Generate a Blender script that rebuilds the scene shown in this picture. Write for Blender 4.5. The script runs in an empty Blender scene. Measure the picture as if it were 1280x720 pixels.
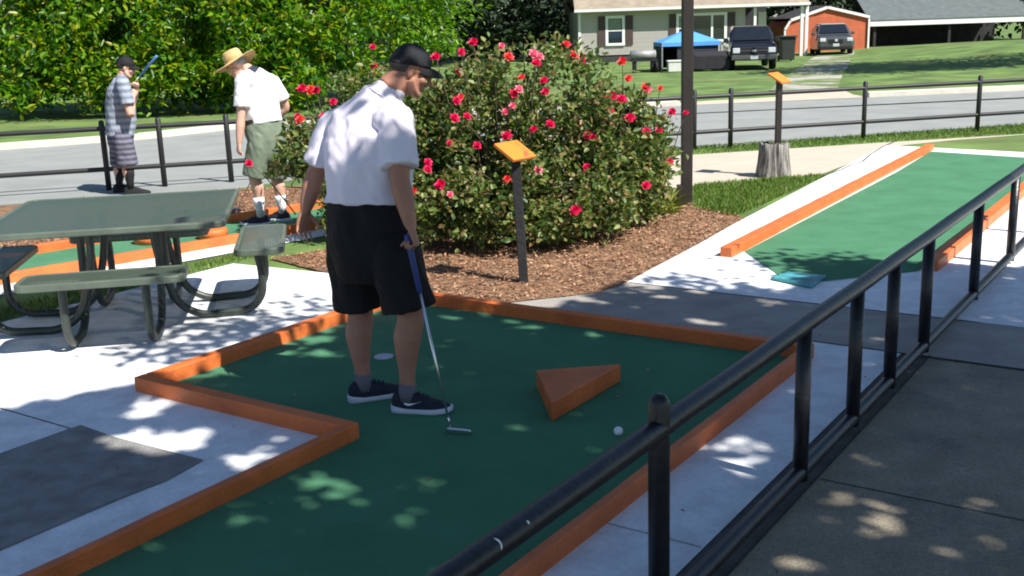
import bpy, bmesh, math, random
import numpy as np
from mathutils import Vector, Matrix, noise
R = math.radians
random.seed(7); rng = np.random.default_rng(11)
S = bpy.context.scene; C = S.collection

# ------------------------------------------------------------------ camera model (used to read the site plan)
F_PX, ROLL, PITCH, CAM_H = 1350.0, R(1.9), R(13.6), 1.85
def ray(x, y):
    u = (x-640)/F_PX; v = (360-y)/F_PX; c, s = math.cos(-ROLL), math.sin(-ROLL)
    u, v = c*u-s*v, s*u+c*v
    return Vector((u, math.cos(PITCH)+v*math.sin(PITCH), -math.sin(PITCH)+v*math.cos(PITCH)))
def G(x, y, z=0.0):                      # pixel -> point at height z
    r = ray(x, y); t = (z-CAM_H)/r.z
    return Vector((0, 0, CAM_H))+r*t
def Q(x, y, Y):                          # pixel -> point at depth Y
    r = ray(x, y)
    return Vector((0, 0, CAM_H))+r*(Y/r.y)
TH = R(55.8)
E1 = Vector((math.cos(TH), math.sin(TH), 0)); E2 = Vector((math.sin(TH), -math.cos(TH), 0))
def AB(a, b, z=0.0): return E1*a+E2*b+Vector((0, 0, z))   # plan coordinates along / across the putting lane
SUN = Vector((.62, -.54, 1.0))          # direction to the sun, scaled to unit height

# ------------------------------------------------------------------ materials
M = {}
def nodes(name):
    m = bpy.data.materials.new(name); m.use_nodes = True
    nt = m.node_tree; return m, nt, nt.nodes['Principled BSDF']
def link(nt, a, b): nt.links.new(a, b)
def mat(name, col, rough=.6, var=.15, scale=8.0, bump=0.0, bscale=60.0, metal=0.0, spec=.5, detail=6, coat=0.0, stain=None, sscale=1.2, slo=.52, shi=.7):
    m, nt, b = nodes(name); n = nt.nodes
    tc = n.new('ShaderNodeTexCoord'); nz = n.new('ShaderNodeTexNoise')
    nz.inputs['Scale'].default_value = scale; nz.inputs['Detail'].default_value = detail
    link(nt, tc.outputs['Object'], nz.inputs['Vector'])
    rp = n.new('ShaderNodeValToRGB'); e = rp.color_ramp.elements
    e[0].position = .3; e[1].position = .72
    e[0].color = (*[c*(1-var) for c in col], 1); e[1].color = (*[min(1, c*(1+var)) for c in col], 1)
    link(nt, nz.outputs['Fac'], rp.inputs['Fac']); out = rp.outputs['Color']
    if stain:
        n2 = n.new('ShaderNodeTexNoise'); n2.inputs['Scale'].default_value = sscale; n2.inputs['Detail'].default_value = 9
        n2.inputs['Roughness'].default_value = .65
        link(nt, tc.outputs['Object'], n2.inputs['Vector'])
        r2 = n.new('ShaderNodeValToRGB'); r2.color_ramp.elements[0].position = slo; r2.color_ramp.elements[1].position = shi
        link(nt, n2.outputs['Fac'], r2.inputs['Fac'])
        mx = n.new('ShaderNodeMixRGB'); mx.inputs[2].default_value = (*stain, 1)
        link(nt, r2.outputs['Color'], mx.inputs[0]); link(nt, out, mx.inputs[1]); out = mx.outputs[0]
    link(nt, out, b.inputs['Base Color'])
    b.inputs['Roughness'].default_value = rough; b.inputs['Metallic'].default_value = metal
    b.inputs['Specular IOR Level'].default_value = spec; b.inputs['Coat Weight'].default_value = coat
    if bump:
        n3 = n.new('ShaderNodeTexNoise'); n3.inputs['Scale'].default_value = bscale; n3.inputs['Detail'].default_value = 5
        link(nt, tc.outputs['Object'], n3.inputs['Vector'])
        bp = n.new('ShaderNodeBump'); bp.inputs['Strength'].default_value = bump; bp.inputs['Distance'].default_value = .02
        link(nt, n3.outputs['Fac'], bp.inputs['Height']); link(nt, bp.outputs['Normal'], b.inputs['Normal'])
    M[name] = m; return m
def fine(name, scale, amt, lo=.3, hi=.75):
    """adds a fine grain (fibres, aggregate, scuffs) on top of a material's colour"""
    nt = M[name].node_tree; n = nt.nodes; b = n['Principled BSDF']; src = b.inputs['Base Color'].links[0].from_socket
    tc = n.new('ShaderNodeTexCoord'); nz = n.new('ShaderNodeTexNoise'); nz.inputs['Scale'].default_value = scale; nz.inputs['Detail'].default_value = 3
    link(nt, tc.outputs['Object'], nz.inputs['Vector'])
    mr = n.new('ShaderNodeMapRange'); mr.inputs[1].default_value = lo; mr.inputs[2].default_value = hi; mr.inputs[3].default_value = 1-amt; mr.inputs[4].default_value = 1+amt*.5
    link(nt, nz.outputs['Fac'], mr.inputs[0]); mx = n.new('ShaderNodeMixRGB'); mx.blend_type = 'MULTIPLY'; mx.inputs[0].default_value = 1
    link(nt, src, mx.inputs[1]); link(nt, mr.outputs[0], mx.inputs[2]); link(nt, mx.outputs[0], b.inputs['Base Color'])
def leafmat(name, cols, rough=.45, trans=.35, spec=.5):
    m, nt, b = nodes(name); n = nt.nodes
    g = n.new('ShaderNodeNewGeometry'); rp = n.new('ShaderNodeValToRGB'); el = rp.color_ramp.elements
    for i, c in enumerate(cols):
        p = i/(len(cols)-1)
        e = el[i] if i < 2 else el.new(p)
        e.position = p; e.color = (*c, 1)
    el = sorted(rp.color_ramp.elements, key=lambda e: e.position)
    for e, c in zip(el, cols): e.color = (*c, 1)
    link(nt, g.outputs['Random Per Island'], rp.inputs['Fac'])
    link(nt, rp.outputs['Color'], b.inputs['Base Color'])
    b.inputs['Roughness'].default_value = rough; b.inputs['Specular IOR Level'].default_value = spec
    t = n.new('ShaderNodeBsdfTranslucent'); hs = n.new('ShaderNodeHueSaturation')
    hs.inputs['Value'].default_value = 1.7; hs.inputs['Saturation'].default_value = 1.1
    link(nt, rp.outputs['Color'], hs.inputs['Color']); link(nt, hs.outputs['Color'], t.inputs['Color'])
    mx = n.new('ShaderNodeMixShader'); mx.inputs[0].default_value = trans
    link(nt, b.outputs[0], mx.inputs[1]); link(nt, t.outputs[0], mx.inputs[2])
    link(nt, mx.outputs[0], nt.nodes['Material Output'].inputs['Surface'])
    M[name] = m; return m

mat('lawn', (.105, .175, .04), .9, .5, .9, .5, 40, stain=(.17, .185, .06), sscale=.25)
mat('asphalt', (.265, .28, .27), .85, .10, 1.5, .3, 90, stain=(.225, .235, .228), sscale=.5)
mat('beige_concrete', (.52, .45, .36), .85, .08, 3, .2, 70, stain=(.44, .38, .30), sscale=1.5)
mat('grey_concrete', (.36, .335, .30), .9, .14, 4, .35, 80, stain=(.25, .23, .205), sscale=1.6)
mat('walk_concrete', (.31, .27, .20), .9, .16, 5, .4, 90, stain=(.18, .162, .135), sscale=1.4)
mat('white_concrete', (.79, .80, .81), .75, .05, 3, .2, 60, stain=(.68, .68, .67), sscale=1.7, slo=.55, shi=.85); fine('white_concrete', 55, .10); fine('white_concrete', 7, .10, .35, .6)
fine('walk_concrete', 120, .35); fine('grey_concrete', 120, .3); fine('asphalt', 60, .12); fine('beige_concrete', 40, .12)
mat('track', (.12, .17, .045), .9, .35, 1.5, .4, 40, stain=(.38, .36, .32), sscale=.55, slo=.46, shi=.57)
mat('dark_patch', (.23, .225, .215), .95, .25, 9, .6, 60)
mat('joint_dark', (.05, .048, .045), .95, .3, 9)
mat('margin', (.09, .088, .085), .95, .25, 9, .6, 60)
mat('kerb_stone', (.55, .52, .44), .9, .12, 4, .2, 60)
mat('mulch', (.22, .12, .064), .95, .4, 14, .8, 30, stain=(.09, .052, .032), sscale=4)
mat('turf', (.088, .255, .140), .95, .10, 2.5, .5, 260, spec=.15, stain=(.068, .215, .115), sscale=2.2); fine('turf', 330, .30, .35)
mat('orange_paint', (.66, .155, .035), .55, .10, 5, .25, 45, stain=(.55, .125, .036), sscale=5, slo=.55, shi=.8); fine('orange_paint', 60, .08, .35, .7); fine('orange_paint', 4, .14, .35, .6)
mat('orange_sign', (.80, .225, .028), .45, .06, 5, stain=(.62, .10, .05), sscale=9, slo=.58, shi=.66)  # darker orange blotches paint leaf shadows into the plate colour
mat('black_metal', (.014, .014, .017), .38, .35, 14, .12, 50, spec=.5, stain=(.045, .042, .04), sscale=7, slo=.58, shi=.75)
mat('fence_black', (.018, .018, .02), .5, .2, 5)
mat('dark_brown_paint', (.022, .017, .014), .55, .25, 6, .1, 40)
mat('weathered_post', (.017, .016, .018), .8, .3, 9, .3, 40)
mat('table_rim', (.10, .125, .095), .45, .2, 6)
mat('pipe_paint', (.035, .045, .038), .42, .25, 9)
mat('teal_rubber', (.09, .40, .42), .45, .3, 6, .3, 30, stain=(.03, .17, .20), sscale=5, slo=.45, shi=.6)
mat('stump_top', (.16, .13, .10), .95, .4, 9, .6, 30)
mat('bark', (.10, .08, .062), .95, .4, 9, 1.0, 22)
mat('cane', (.09, .075, .04), .8, .3, 9)
mat('ball_white', (.85, .85, .86), .3, .02, 5)
mat('cup_white', (.50, .49, .56), .5, .04, 5)
mat('cup_dark', (.015, .018, .016), .8, .1, 5)
mat('chrome', (.62, .62, .64), .22, .05, 6, metal=1.0)
mat('steel_shaft', (.70, .70, .72), .28, .03, 6, metal=1.0)
mat('grip_blue', (.03, .055, .22), .6, .1, 9)
mat('grip_bright', (.10, .25, .62), .5, .1, 9)
mat('skin_tan', (.37, .17, .11), .55, .08, 14, .08, 90)
mat('skin_pale', (.60, .36, .27), .55, .08, 14, .08, 90)
mat('hair_dark', (.05, .042, .037), .7, .3, 60, .5, 120)
mat('hair_grey', (.35, .34, .33), .7, .3, 60, .5, 120)
mat('eye', (.02, .015, .012), .2, .05, 9)
mat('polo_white', (.80, .73, .83), .85, .03, 4, .25, 420, spec=.2)
mat('polo_bright', (.80, .79, .80), .85, .03, 4, .25, 420, spec=.2)
mat('shorts_black', (.012, .011, .011), .8, .2, 7, .25, 300, spec=.25)
mat('shorts_sage', (.17, .21, .155), .85, .12, 7, .3, 200, spec=.2)
mat('cap_black', (.014, .015, .018), .75, .2, 8, .25, 300, spec=.25)
mat('navy_collar', (.02, .022, .05), .8, .1, 8)
mat('shoe_navy', (.012, .014, .028), .75, .25, 30, .3, 300)
mat('shoe_sole', (.60, .62, .66), .6, .05, 20)
mat('sock_white', (.80, .80, .82), .9, .03, 20, .3, 300)
mat('sock_grey', (.16, .15, .18), .9, .05, 20, .3, 300)
mat('straw', (.66, .46, .20), .8, .2, 60, .5, 150)
mat('straw_band', (.50, .34, .14), .8, .2, 60, .4, 150)
mat('belt', (.03, .022, .018), .6, .1, 9)
mat('house_siding', (.42, .39, .365), .8, .05, 1.5)
mat('roof_tan', (.29, .24, .18), .9, .16, 3, .4, 12, stain=(.24, .195, .15), sscale=.9)
mat('roof_grey', (.10, .12, .12), .9, .15, 3, .4, 12)
mat('trim_white', (.78, .78, .76), .6, .03, 4)
mat('shutter', (.07, .042, .04), .7, .1, 6)
mat('glass', (.02, .028, .03), .08, .3, 1.0, spec=.8)
mat('curtain', (.22, .26, .20), .9, .2, 9)
mat('foundation', (.045, .042, .04), .9, .3, 4)
mat('carport_dark', (.03, .03, .032), .9, .3, 3)
mat('shed_red', (.52, .125, .055), .8, .14, 3, .2, 9, stain=(.43, .095, .045), sscale=1.2)
mat('tent_blue', (.10, .32, .74), .55, .06, 3, spec=.3)
mat('tent_screen', (.035, .035, .05), .9, .2, 3)
mat('truck_paint', (.012, .014, .022), .18, .1, 3, coat=.6)
mat('suv_paint', (.10, .105, .115), .25, .08, 3, coat=.6, metal=.4)
mat('suv_roof', (.42, .41, .38), .35, .05, 3, coat=.3)
mat('car_glass', (.012, .015, .02), .06, .1, 3, spec=.8)
mat('tyre', (.012, .012, .012), .9, .1, 9)
mat('rim', (.32, .32, .33), .35, .1, 9, metal=.8)
mat('headlamp', (.62, .64, .66), .12, .1, 9, spec=.8)
mat('plate', (.55, .58, .62), .5, .1, 9)
mat('bin_dark', (.018, .022, .02), .6, .1, 5)
mat('smoker_grey', (.30, .30, .31), .55, .2, 5, metal=.3)
mat('crate_white', (.60, .60, .58), .8, .05, 5)
mat('cover_dark', (.016, .014, .02), .85, .2, 5, .3, 9)
mat('lens', (.6, .58, .5), .3, .05, 5)
leafmat('leaf_magnolia', [(.015, .06, .008), (.035, .12, .010), (.07, .19, .012), (.12, .27, .014), (.24, .36, .02), (.30, .26, .02)], .34, .45, .4)
leafmat('leaf_bright', [(.04, .12, .008), (.09, .22, .012), (.15, .30, .015), (.22, .34, .02)], .4, .48)
leafmat('leaf_rose', [(.022, .05, .013), (.06, .115, .023), (.12, .18, .035), (.25, .28, .09), (.22, .13, .06)], .42, .32, .4)
leafmat('leaf_wood', [(.006, .016, .006), (.012, .03, .010), (.022, .048, .014)], .6, .15)
leafmat('leaf_shade', [(.03, .08, .015), (.05, .12, .02)], .5, .12)
leafmat('leaf_strap', [(.16, .22, .03), (.26, .30, .06), (.40, .40, .14)], .45, .35)
leafmat('grass_blade', [(.05, .11, .015), (.09, .18, .02), (.14, .23, .03), (.20, .22, .06)], .6, .3)
leafmat('petal_red', [(.60, .008, .085), (.72, .025, .13)], .5, .3)
leafmat('petal_pink', [(.82, .14, .30), (.86, .32, .38)], .5, .3)
leafmat('petal_coral', [(.70, .05, .06), (.78, .13, .12)], .5, .3)
leafmat('chip', [(.12, .055, .03), (.24, .125, .066), (.35, .20, .115), (.47, .30, .19), (.22, .09, .05)], .9, .05)

def mat_special():
    # perforated coated steel of the picnic table: real see-through holes in a diamond pattern
    m, nt, b = nodes('perforated'); n = nt.nodes
    b.inputs['Base Color'].default_value = (.058, .082, .064, 1); b.inputs['Roughness'].default_value = .42
    tc = n.new('ShaderNodeTexCoord'); mp = n.new('ShaderNodeMapping'); mp.inputs['Rotation'].default_value = (0, 0, R(45))
    mp.inputs['Scale'].default_value = (38, 38, 38); link(nt, tc.outputs['Object'], mp.inputs['Vector'])
    ck = n.new('ShaderNodeTexVoronoi'); ck.feature = 'F1'; ck.distance = 'CHEBYCHEV'; ck.voronoi_dimensions = '2D'
    ck.inputs['Randomness'].default_value = 0; ck.inputs['Scale'].default_value = 1
    link(nt, mp.outputs['Vector'], ck.inputs['Vector'])
    mt = n.new('ShaderNodeMath'); mt.operation = 'LESS_THAN'; mt.inputs[1].default_value = .09
    link(nt, ck.outputs['Distance'], mt.inputs[0])
    tr = n.new('ShaderNodeBsdfTransparent'); mx = n.new('ShaderNodeMixShader')
    link(nt, mt.outputs[0], mx.inputs[0]); link(nt, b.outputs[0], mx.inputs[1]); link(nt, tr.outputs[0], mx.inputs[2])
    link(nt, mx.outputs[0], n['Material Output'].inputs['Surface']); M['perforated'] = m
    # weathered grey stump side: vertical streaks
    m, nt, b = nodes('stump_wood'); n = nt.nodes
    tc = n.new('ShaderNodeTexCoord'); mp = n.new('ShaderNodeMapping'); mp.inputs['Scale'].default_value = (16, 16, 1.3)
    link(nt, tc.outputs['Object'], mp.inputs['Vector'])
    nz = n.new('ShaderNodeTexNoise'); nz.inputs['Scale'].default_value = 2.2; nz.inputs['Detail'].default_value = 8
    link(nt, mp.outputs['Vector'], nz.inputs['Vector'])
    rp = n.new('ShaderNodeValToRGB'); e = rp.color_ramp.elements
    e[0].position = .36; e[0].color = (.03, .026, .023, 1); e[1].position = .62; e[1].color = (.30, .285, .26, 1)
    link(nt, nz.outputs['Fac'], rp.inputs['Fac']); link(nt, rp.outputs['Color'], b.inputs['Base Color'])
    b.inputs['Roughness'].default_value = .95
    bp = n.new('ShaderNodeBump'); bp.inputs['Strength'].default_value = .8; bp.inputs['Distance'].default_value = .03
    link(nt, nz.outputs['Fac'], bp.inputs['Height']); link(nt, bp.outputs['Normal'], b.inputs['Normal']); M['stump_wood'] = m
    # horizontal clapboard bump on the siding
    m = M['house_siding']; nt = m.node_tree; n = nt.nodes; b = n['Principled BSDF']
    tc = n.new('ShaderNodeTexCoord'); wv = n.new('ShaderNodeTexWave'); wv.bands_direction = 'Z'; wv.wave_profile = 'SAW'
    wv.inputs['Scale'].default_value = 1.6; link(nt, tc.outputs['Object'], wv.inputs['Vector'])
    bp = n.new('ShaderNodeBump'); bp.inputs['Strength'].default_value = .5; bp.inputs['Distance'].default_value = .03
    link(nt, wv.outputs['Fac'], bp.inputs['Height']); link(nt, bp.outputs['Normal'], b.inputs['Normal'])
    # striped and plaid fabrics
    for nm, axis, cols, sc in (('shirt_stripe', 'Z', ((.16, .19, .25), (.34, .38, .45)), 4), ('shorts_plaid', 'Z', ((.05, .05, .08), (.17, .17, .22)), 5)):
        m, nt, b = nodes(nm); n = nt.nodes
        tc = n.new('ShaderNodeTexCoord'); wv = n.new('ShaderNodeTexWave'); wv.bands_direction = axis
        wv.inputs['Scale'].default_value = sc; link(nt, tc.outputs['Object'], wv.inputs['Vector'])
        rp = n.new('ShaderNodeValToRGB'); rp.color_ramp.elements[0].color = (*cols[0], 1); rp.color_ramp.elements[1].color = (*cols[1], 1)
        link(nt, wv.outputs['Fac'], rp.inputs['Fac']); out = rp.outputs['Color']
        link(nt, out, b.inputs['Base Color']); b.inputs['Roughness'].default_value = .85; M[nm] = m
mat_special()

# ------------------------------------------------------------------ mesh helpers
def new_obj(name, me, m=None, parent=None):
    me.name = name
    o = bpy.data.objects.new(name, me); C.objects.link(o)
    if m is not None and not me.materials: me.materials.append(M[m] if isinstance(m, str) else m)
    if parent is not None:
        o.parent = parent; o.matrix_parent_inverse = Matrix.Identity(4)
    return o
def tag(o, label=None, cat=None, group=None, kind=None):
    if label: o['label'] = label
    if cat: o['category'] = cat
    if group: o['group'] = group
    if kind: o['kind'] = kind
    return o
def thing(name, loc, label, cat, group=None, rz=0.0):
    o = bpy.data.objects.new(name, None); C.objects.link(o); o.empty_display_size = .2
    o.location = loc; o.rotation_euler = (0, 0, rz)
    return tag(o, label, cat, group)
def local(o):                                   # world point -> local of an unscaled root
    inv = (Matrix.Translation(o.location) @ o.rotation_euler.to_matrix().to_4x4()).inverted()
    return lambda p: inv @ Vector(p)
class MB:
    def __init__(s): s.v = []; s.f = []
    def add(s, vs, fs):
        k = len(s.v); s.v += [tuple(v) for v in vs]; s.f += [tuple(k+i for i in f) for f in fs]; return s
    def box(s, c, d, rot=None):
        x, y, z = [q/2 for q in d]; c = Vector(c)
        vs = [Vector(p) for p in ((-x,-y,-z),(x,-y,-z),(x,y,-z),(-x,y,-z),(-x,-y,z),(x,-y,z),(x,y,z),(-x,y,z))]
        if rot is not None: vs = [rot @ p for p in vs]
        return s.add([c+p for p in vs], [(0,3,2,1),(4,5,6,7),(0,1,5,4),(1,2,6,5),(2,3,7,6),(3,0,4,7)])
    def prism(s, pts, z0, z1):
        n = len(pts); a = sum(pts[i][0]*pts[(i+1)%n][1]-pts[(i+1)%n][0]*pts[i][1] for i in range(n))
        if a < 0: pts = pts[::-1]
        vs = [(p[0], p[1], z0) for p in pts]+[(p[0], p[1], z1) for p in pts]
        return s.add(vs, [tuple(range(n))[::-1], tuple(range(n, 2*n))]+[(i, (i+1)%n, n+(i+1)%n, n+i) for i in range(n)])
    def rings(s, rs, cap=True):
        n = len(rs[0]); vs = [p for r in rs for p in r]; fs = []
        for k in range(len(rs)-1):
            for i in range(n):
                j = (i+1) % n; fs.append((k*n+i, k*n+j, (k+1)*n+j, (k+1)*n+i))
        if cap: fs += [tuple(range(n))[::-1], tuple(range((len(rs)-1)*n, len(rs)*n))]
        return s.add(vs, fs)
    def tube(s, pts, rad, n=10, flat=None, roundcap=False):
        pts = [Vector(p) for p in pts]; rad = list(rad) if hasattr(rad, '__len__') else [rad]*len(pts)
        if roundcap:
            for e in (0, -1):
                d = (pts[0]-pts[1]).normalized() if e == 0 else (pts[-1]-pts[-2]).normalized()
                r0 = rad[e]; ex = [(pts[e]+d*r0*math.sin(a), r0*math.cos(a)) for a in (R(30), R(58), R(80))]
                if e == 0: pts = [p for p, _ in ex[::-1]]+pts; rad = [r for _, r in ex[::-1]]+rad
                else: pts = pts+[p for p, _ in ex]; rad = rad+[r for _, r in ex]
        rs = []; up = None
        for i, p in enumerate(pts):
            t = (pts[min(i+1, len(pts)-1)]-pts[max(i-1, 0)]).normalized()
            if up is None:
                up = Vector((0, 0, 1)) if abs(t.z) < .9 else Vector((1, 0, 0))
            a = (up-t*up.dot(t)).normalized(); b = t.cross(a); up = a
            fa, fb = (1, 1) if flat is None else flat
            rs.append([p+a*(rad[i]*fa*math.cos(2*math.pi*k/n))+b*(rad[i]*fb*math.sin(2*math.pi*k/n)) for k in range(n)])
        return s.rings(rs)
    def ell(s, c, r, rot=None, nu=20, nv=12):
        c = Vector(c); rs = []
        for j in range(1, nv):
            th = math.pi*j/nv; ring = []
            for i in range(nu):
                ph = 2*math.pi*i/nu
                p = Vector((r[0]*math.sin(th)*math.cos(ph), r[1]*math.sin(th)*math.sin(ph), -r[2]*math.cos(th)))
                ring.append(c+(rot @ p if rot is not None else p))
            rs.append(ring)
        return s.rings(rs)
    def lathe(s, prof, c=(0, 0, 0), n=24, cap=True, warp=None):
        c = Vector(c); rs = []
        for r, z in prof:
            ring = [Vector((r*math.cos(2*math.pi*i/n), r*math.sin(2*math.pi*i/n), z)) for i in range(n)]
            if warp: ring = [warp(p) for p in ring]
            rs.append([c+p for p in ring])
        return s.rings(rs, cap)
    def mesh(s):
        me = bpy.data.meshes.new('m'); me.from_pydata(s.v, [], s.f); me.update(); return me
    def build(s, name, m, parent=None, smooth=False, bevel=0.0, seg=2, xf=None):
        if xf is not None: s.v = [tuple(xf(Vector(p))) for p in s.v]
        me = s.mesh()
        bm = bmesh.new(); bm.from_mesh(me); bmesh.ops.recalc_face_normals(bm, faces=bm.faces); bm.to_mesh(me); bm.free()
        if smooth: me.polygons.foreach_set('use_smooth', [True]*len(me.polygons))
        o = new_obj(name, me, m, parent)
        if bevel:
            b = o.modifiers.new('bevel', 'BEVEL'); b.width = bevel; b.segments = seg; b.limit_method = 'ANGLE'; b.angle_limit = R(40)
        return o
def spline(pts, n=6):
    pts = [Vector(p) for p in pts]; out = []
    for i in range(len(pts)-1):
        p0, p1, p2, p3 = pts[max(i-1, 0)], pts[i], pts[i+1], pts[min(i+2, len(pts)-1)]
        for k in range(n):
            t = k/n
            out.append(.5*((2*p1)+(p2-p0)*t+(2*p0-5*p1+4*p2-p3)*t*t+(3*p1-p0-3*p2+p3)*t**3))
    return out+[pts[-1]]
def lerp_list(vals, n=6):
    out = []
    for i in range(len(vals)-1):
        out += [vals[i]+(vals[i+1]-vals[i])*k/n for k in range(n)]
    return out+[vals[-1]]
def remeshed(mb, voxel, smooth_it=3, fold=None):
    me = mb.mesh(); bm = bmesh.new(); bm.from_mesh(me)
    bmesh.ops.recalc_face_normals(bm, faces=bm.faces); bmesh.ops.triangulate(bm, faces=bm.faces); bm.to_mesh(me); bm.free()
    o = bpy.data.objects.new('tmp', me); C.objects.link(o)
    r = o.modifiers.new('r', 'REMESH'); r.mode = 'VOXEL'; r.voxel_size = voxel
    if smooth_it:
        sm = o.modifiers.new('s', 'SMOOTH'); sm.iterations = smooth_it; sm.factor = .5
    dg = bpy.context.evaluated_depsgraph_get(); ev = o.evaluated_get(dg)
    out = bpy.data.meshes.new_from_object(ev); bpy.data.objects.remove(o); bpy.data.meshes.remove(me)
    if fold:
        nv = len(out.vertices); nrm = [v.normal.copy() for v in out.vertices]
        for v, nn in zip(out.vertices, nrm): v.co = v.co+nn*fold(v.co)
    out.polygons.foreach_set('use_smooth', [True]*len(out.polygons)); out.update()
    return out
def sheet(name, pts, z, m, kind='structure', label=None, sub=0):
    mb = MB(); mb.add([(p[0], p[1], z) for p in pts], [tuple(range(len(pts)))])
    o = mb.build(name, m); 
    if o.data.polygons[0].normal.z < 0: o.data.flip_normals()
    if kind: o['kind'] = kind
    if label: o['label'] = label
    return o

# leaves: 6-vertex folded blades, laid out with numpy in one mesh
def leaf_mesh(pos, direc, nrm, length, width, fold=.25, droop=.0):
    n = len(pos)
    d = direc/np.linalg.norm(direc, axis=1, keepdims=True)
    s = np.cross(d, nrm); s /= np.linalg.norm(s, axis=1, keepdims=True)+1e-9
    u = np.cross(s, d)
    L = np.asarray(length).reshape(-1, 1)*np.ones((n, 1)); W = np.asarray(width).reshape(-1, 1)*np.ones((n, 1))
    P = np.empty((n, 6, 3))
    P[:, 0] = pos
    P[:, 1] = pos+d*L*.35+s*W*.5+u*W*fold
    P[:, 2] = pos+d*L*.72+s*W*.36+u*(W*fold*.8-L*droop*.5)
    P[:, 3] = pos+d*L-u*L*droop
    P[:, 4] = pos+d*L*.72-s*W*.36+u*(W*fold*.8-L*droop*.5)
    P[:, 5] = pos+d*L*.35-s*W*.5+u*W*fold
    me = bpy.data.meshes.new('leaves'); me.vertices.add(n*6); me.vertices.foreach_set('co', P.reshape(-1))
    base = (np.arange(n)*6)[:, None]
    idx = (base+np.array([0, 1, 2, 3, 0, 3, 4, 5])[None]).reshape(-1)
    me.loops.add(n*8); me.loops.foreach_set('vertex_index', idx)
    me.polygons.add(n*2); me.polygons.foreach_set('loop_start', np.arange(n*2)*4)
    me.polygons.foreach_set('loop_total', np.full(n*2, 4)); me.update(); me.validate()
    return me
def rand_dirs(n):
    v = rng.normal(size=(n, 3)); return v/np.linalg.norm(v, axis=1, keepdims=True)
def crown_points(blobs, n_clump, per, clump_r, shell=.55, lo=None):
    """clumps of leaf positions in a union of ellipsoids, denser towards the outside; returns positions and outward directions"""
    w = np.array([b[1][0]*b[1][1]+b[1][0]*b[1][2] for b in blobs]); w /= w.sum()
    P, D = [], []
    which = rng.choice(len(blobs), n_clump, p=w)
    for k in which:
        c, r = np.array(blobs[k][0]), np.array(blobs[k][1])
        d = rand_dirs(1)[0]; rad = shell+(1-shell)*rng.random()**.6
        q = c+d*r*rad
        if lo is not None and q[2] < lo: continue
        pp = q+rng.normal(size=(per, 3))*clump_r*np.array([1, 1, .75])
        P.append(pp); D.append(np.repeat(d[None], per, 0)+rng.normal(size=(per, 3))*.7+(pp-q)/clump_r*.4)
    return np.concatenate(P), np.concatenate(D)

# ------------------------------------------------------------------ terrain and flat ground
def height(x, y):
    b = 1/(1+math.exp(-(x-19.5)/1.3)); yy = 1/(1+math.exp(-(y-36)/2.2))
    return .55*b*yy*(1-1/(1+math.exp(-(y-58)/3)))
def axis(lo, hi, step, far):
    a = list(np.arange(lo, hi+1e-6, step)); out = [-far, -far*.4, -120]+[v for v in a]+[130, far*.4, far]
    return sorted(out)
xs = axis(-60, 70, 1.3, 900); ys = axis(-30, 100, 1.3, 900)
mb = MB(); nx = len(xs)
mb.add([(x, y, height(x, y) if -60 <= x <= 70 and -30 <= y <= 100 else (height(min(x, 70), y) if y < 100 else 0)) for y in ys for x in xs],
       [(j*nx+i, j*nx+i+1, (j+1)*nx+i+1, (j+1)*nx+i) for j in range(len(ys)-1) for i in range(nx-1)])
g = mb.build('ground', 'lawn', smooth=True); g['kind'] = 'structure'

far_edge = [(-40, 9.5), (-14, 16.8), (-6.9, 20.5), (-5.5, 22.2), (-2, 23.6), (4, 24.45), (8.4, 25.1), (20, 26.8), (60, 31)]
def fy(x): return 13.65+.277*(x+4.9)
near_edge = [(60, fy(60)+.5), (8, fy(8)+.55), (-2.4, fy(-2.4)+.1), (-3.4, fy(-3.4)-.75), (-40, fy(-40)-.75)]
sheet('road', far_edge+near_edge, .004, 'asphalt')
# raised far kerb, broken where the drive crosses
def strip_along(pts, w, z0, z1, name, m):
    mb = MB()
    for (p, q) in zip(pts[:-1], pts[1:]):
        p, q = Vector((*p, 0)), Vector((*q, 0)); d = (q-p).normalized(); n = Vector((-d.y, d.x, 0))
        mb.prism([tuple((p)[:2]), tuple((q)[:2]), tuple((q+n*w)[:2]), tuple((p+n*w)[:2])], z0, z1)
    o = mb.build(name, m, bevel=.015); o['kind'] = 'structure'; return o
strip_along([(-40, 9.5), (-14, 16.8), (-6.9, 20.5), (-5.5, 22.2), (-2, 23.6), (3.9, 24.44)], .3, -.02, .11, 'street_kerb', 'kerb_stone')
strip_along([(8.35, 25.1), (20, 26.8), (60, 31)], .3, -.02, .12, 'street_kerb', 'kerb_stone')
sheet('driveway_apron', [(3.9, 24.44), (8.35, 25.1), (8.3, 26.1), (8.9, 29.5), (7.4, 29.2), (6.6, 26.2), (5.6, 25.9), (3.9, 25.4)], .009, 'beige_concrete')
# worn concrete track up the drive, draped on the bank
def draped(name, path, w, m, dz=.03):
    mb = MB(); rs = []
    for i, p in enumerate(path):
        p = Vector((*p, 0)); q = Vector((*path[min(i+1, len(path)-1)], 0)); r_ = Vector((*path[max(i-1, 0)], 0)); d = (q-r_).normalized(); n = Vector((-d.y, d.x, 0))
        rs.append([(p+n*w*k).xy for k in (-.5, 0, .5)])
    vs = [(v.x, v.y, height(v.x, v.y)+dz) for r_ in rs for v in r_]
    mb.add(vs, [(k*3+i, k*3+i+1, k*3+4+i, k*3+3+i) for k in range(len(rs)-1) for i in (0, 1)])
    o = mb.build(name, m, smooth=True); o['kind'] = 'structure'; return o
draped('driveway_track', [(7.6, 28), (8.9, 32), (10.2, 36), (11.6, 40), (12.9, 44), (14.2, 48), (15.6, 52), (16.9, 56)], 1.7, 'track')

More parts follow.
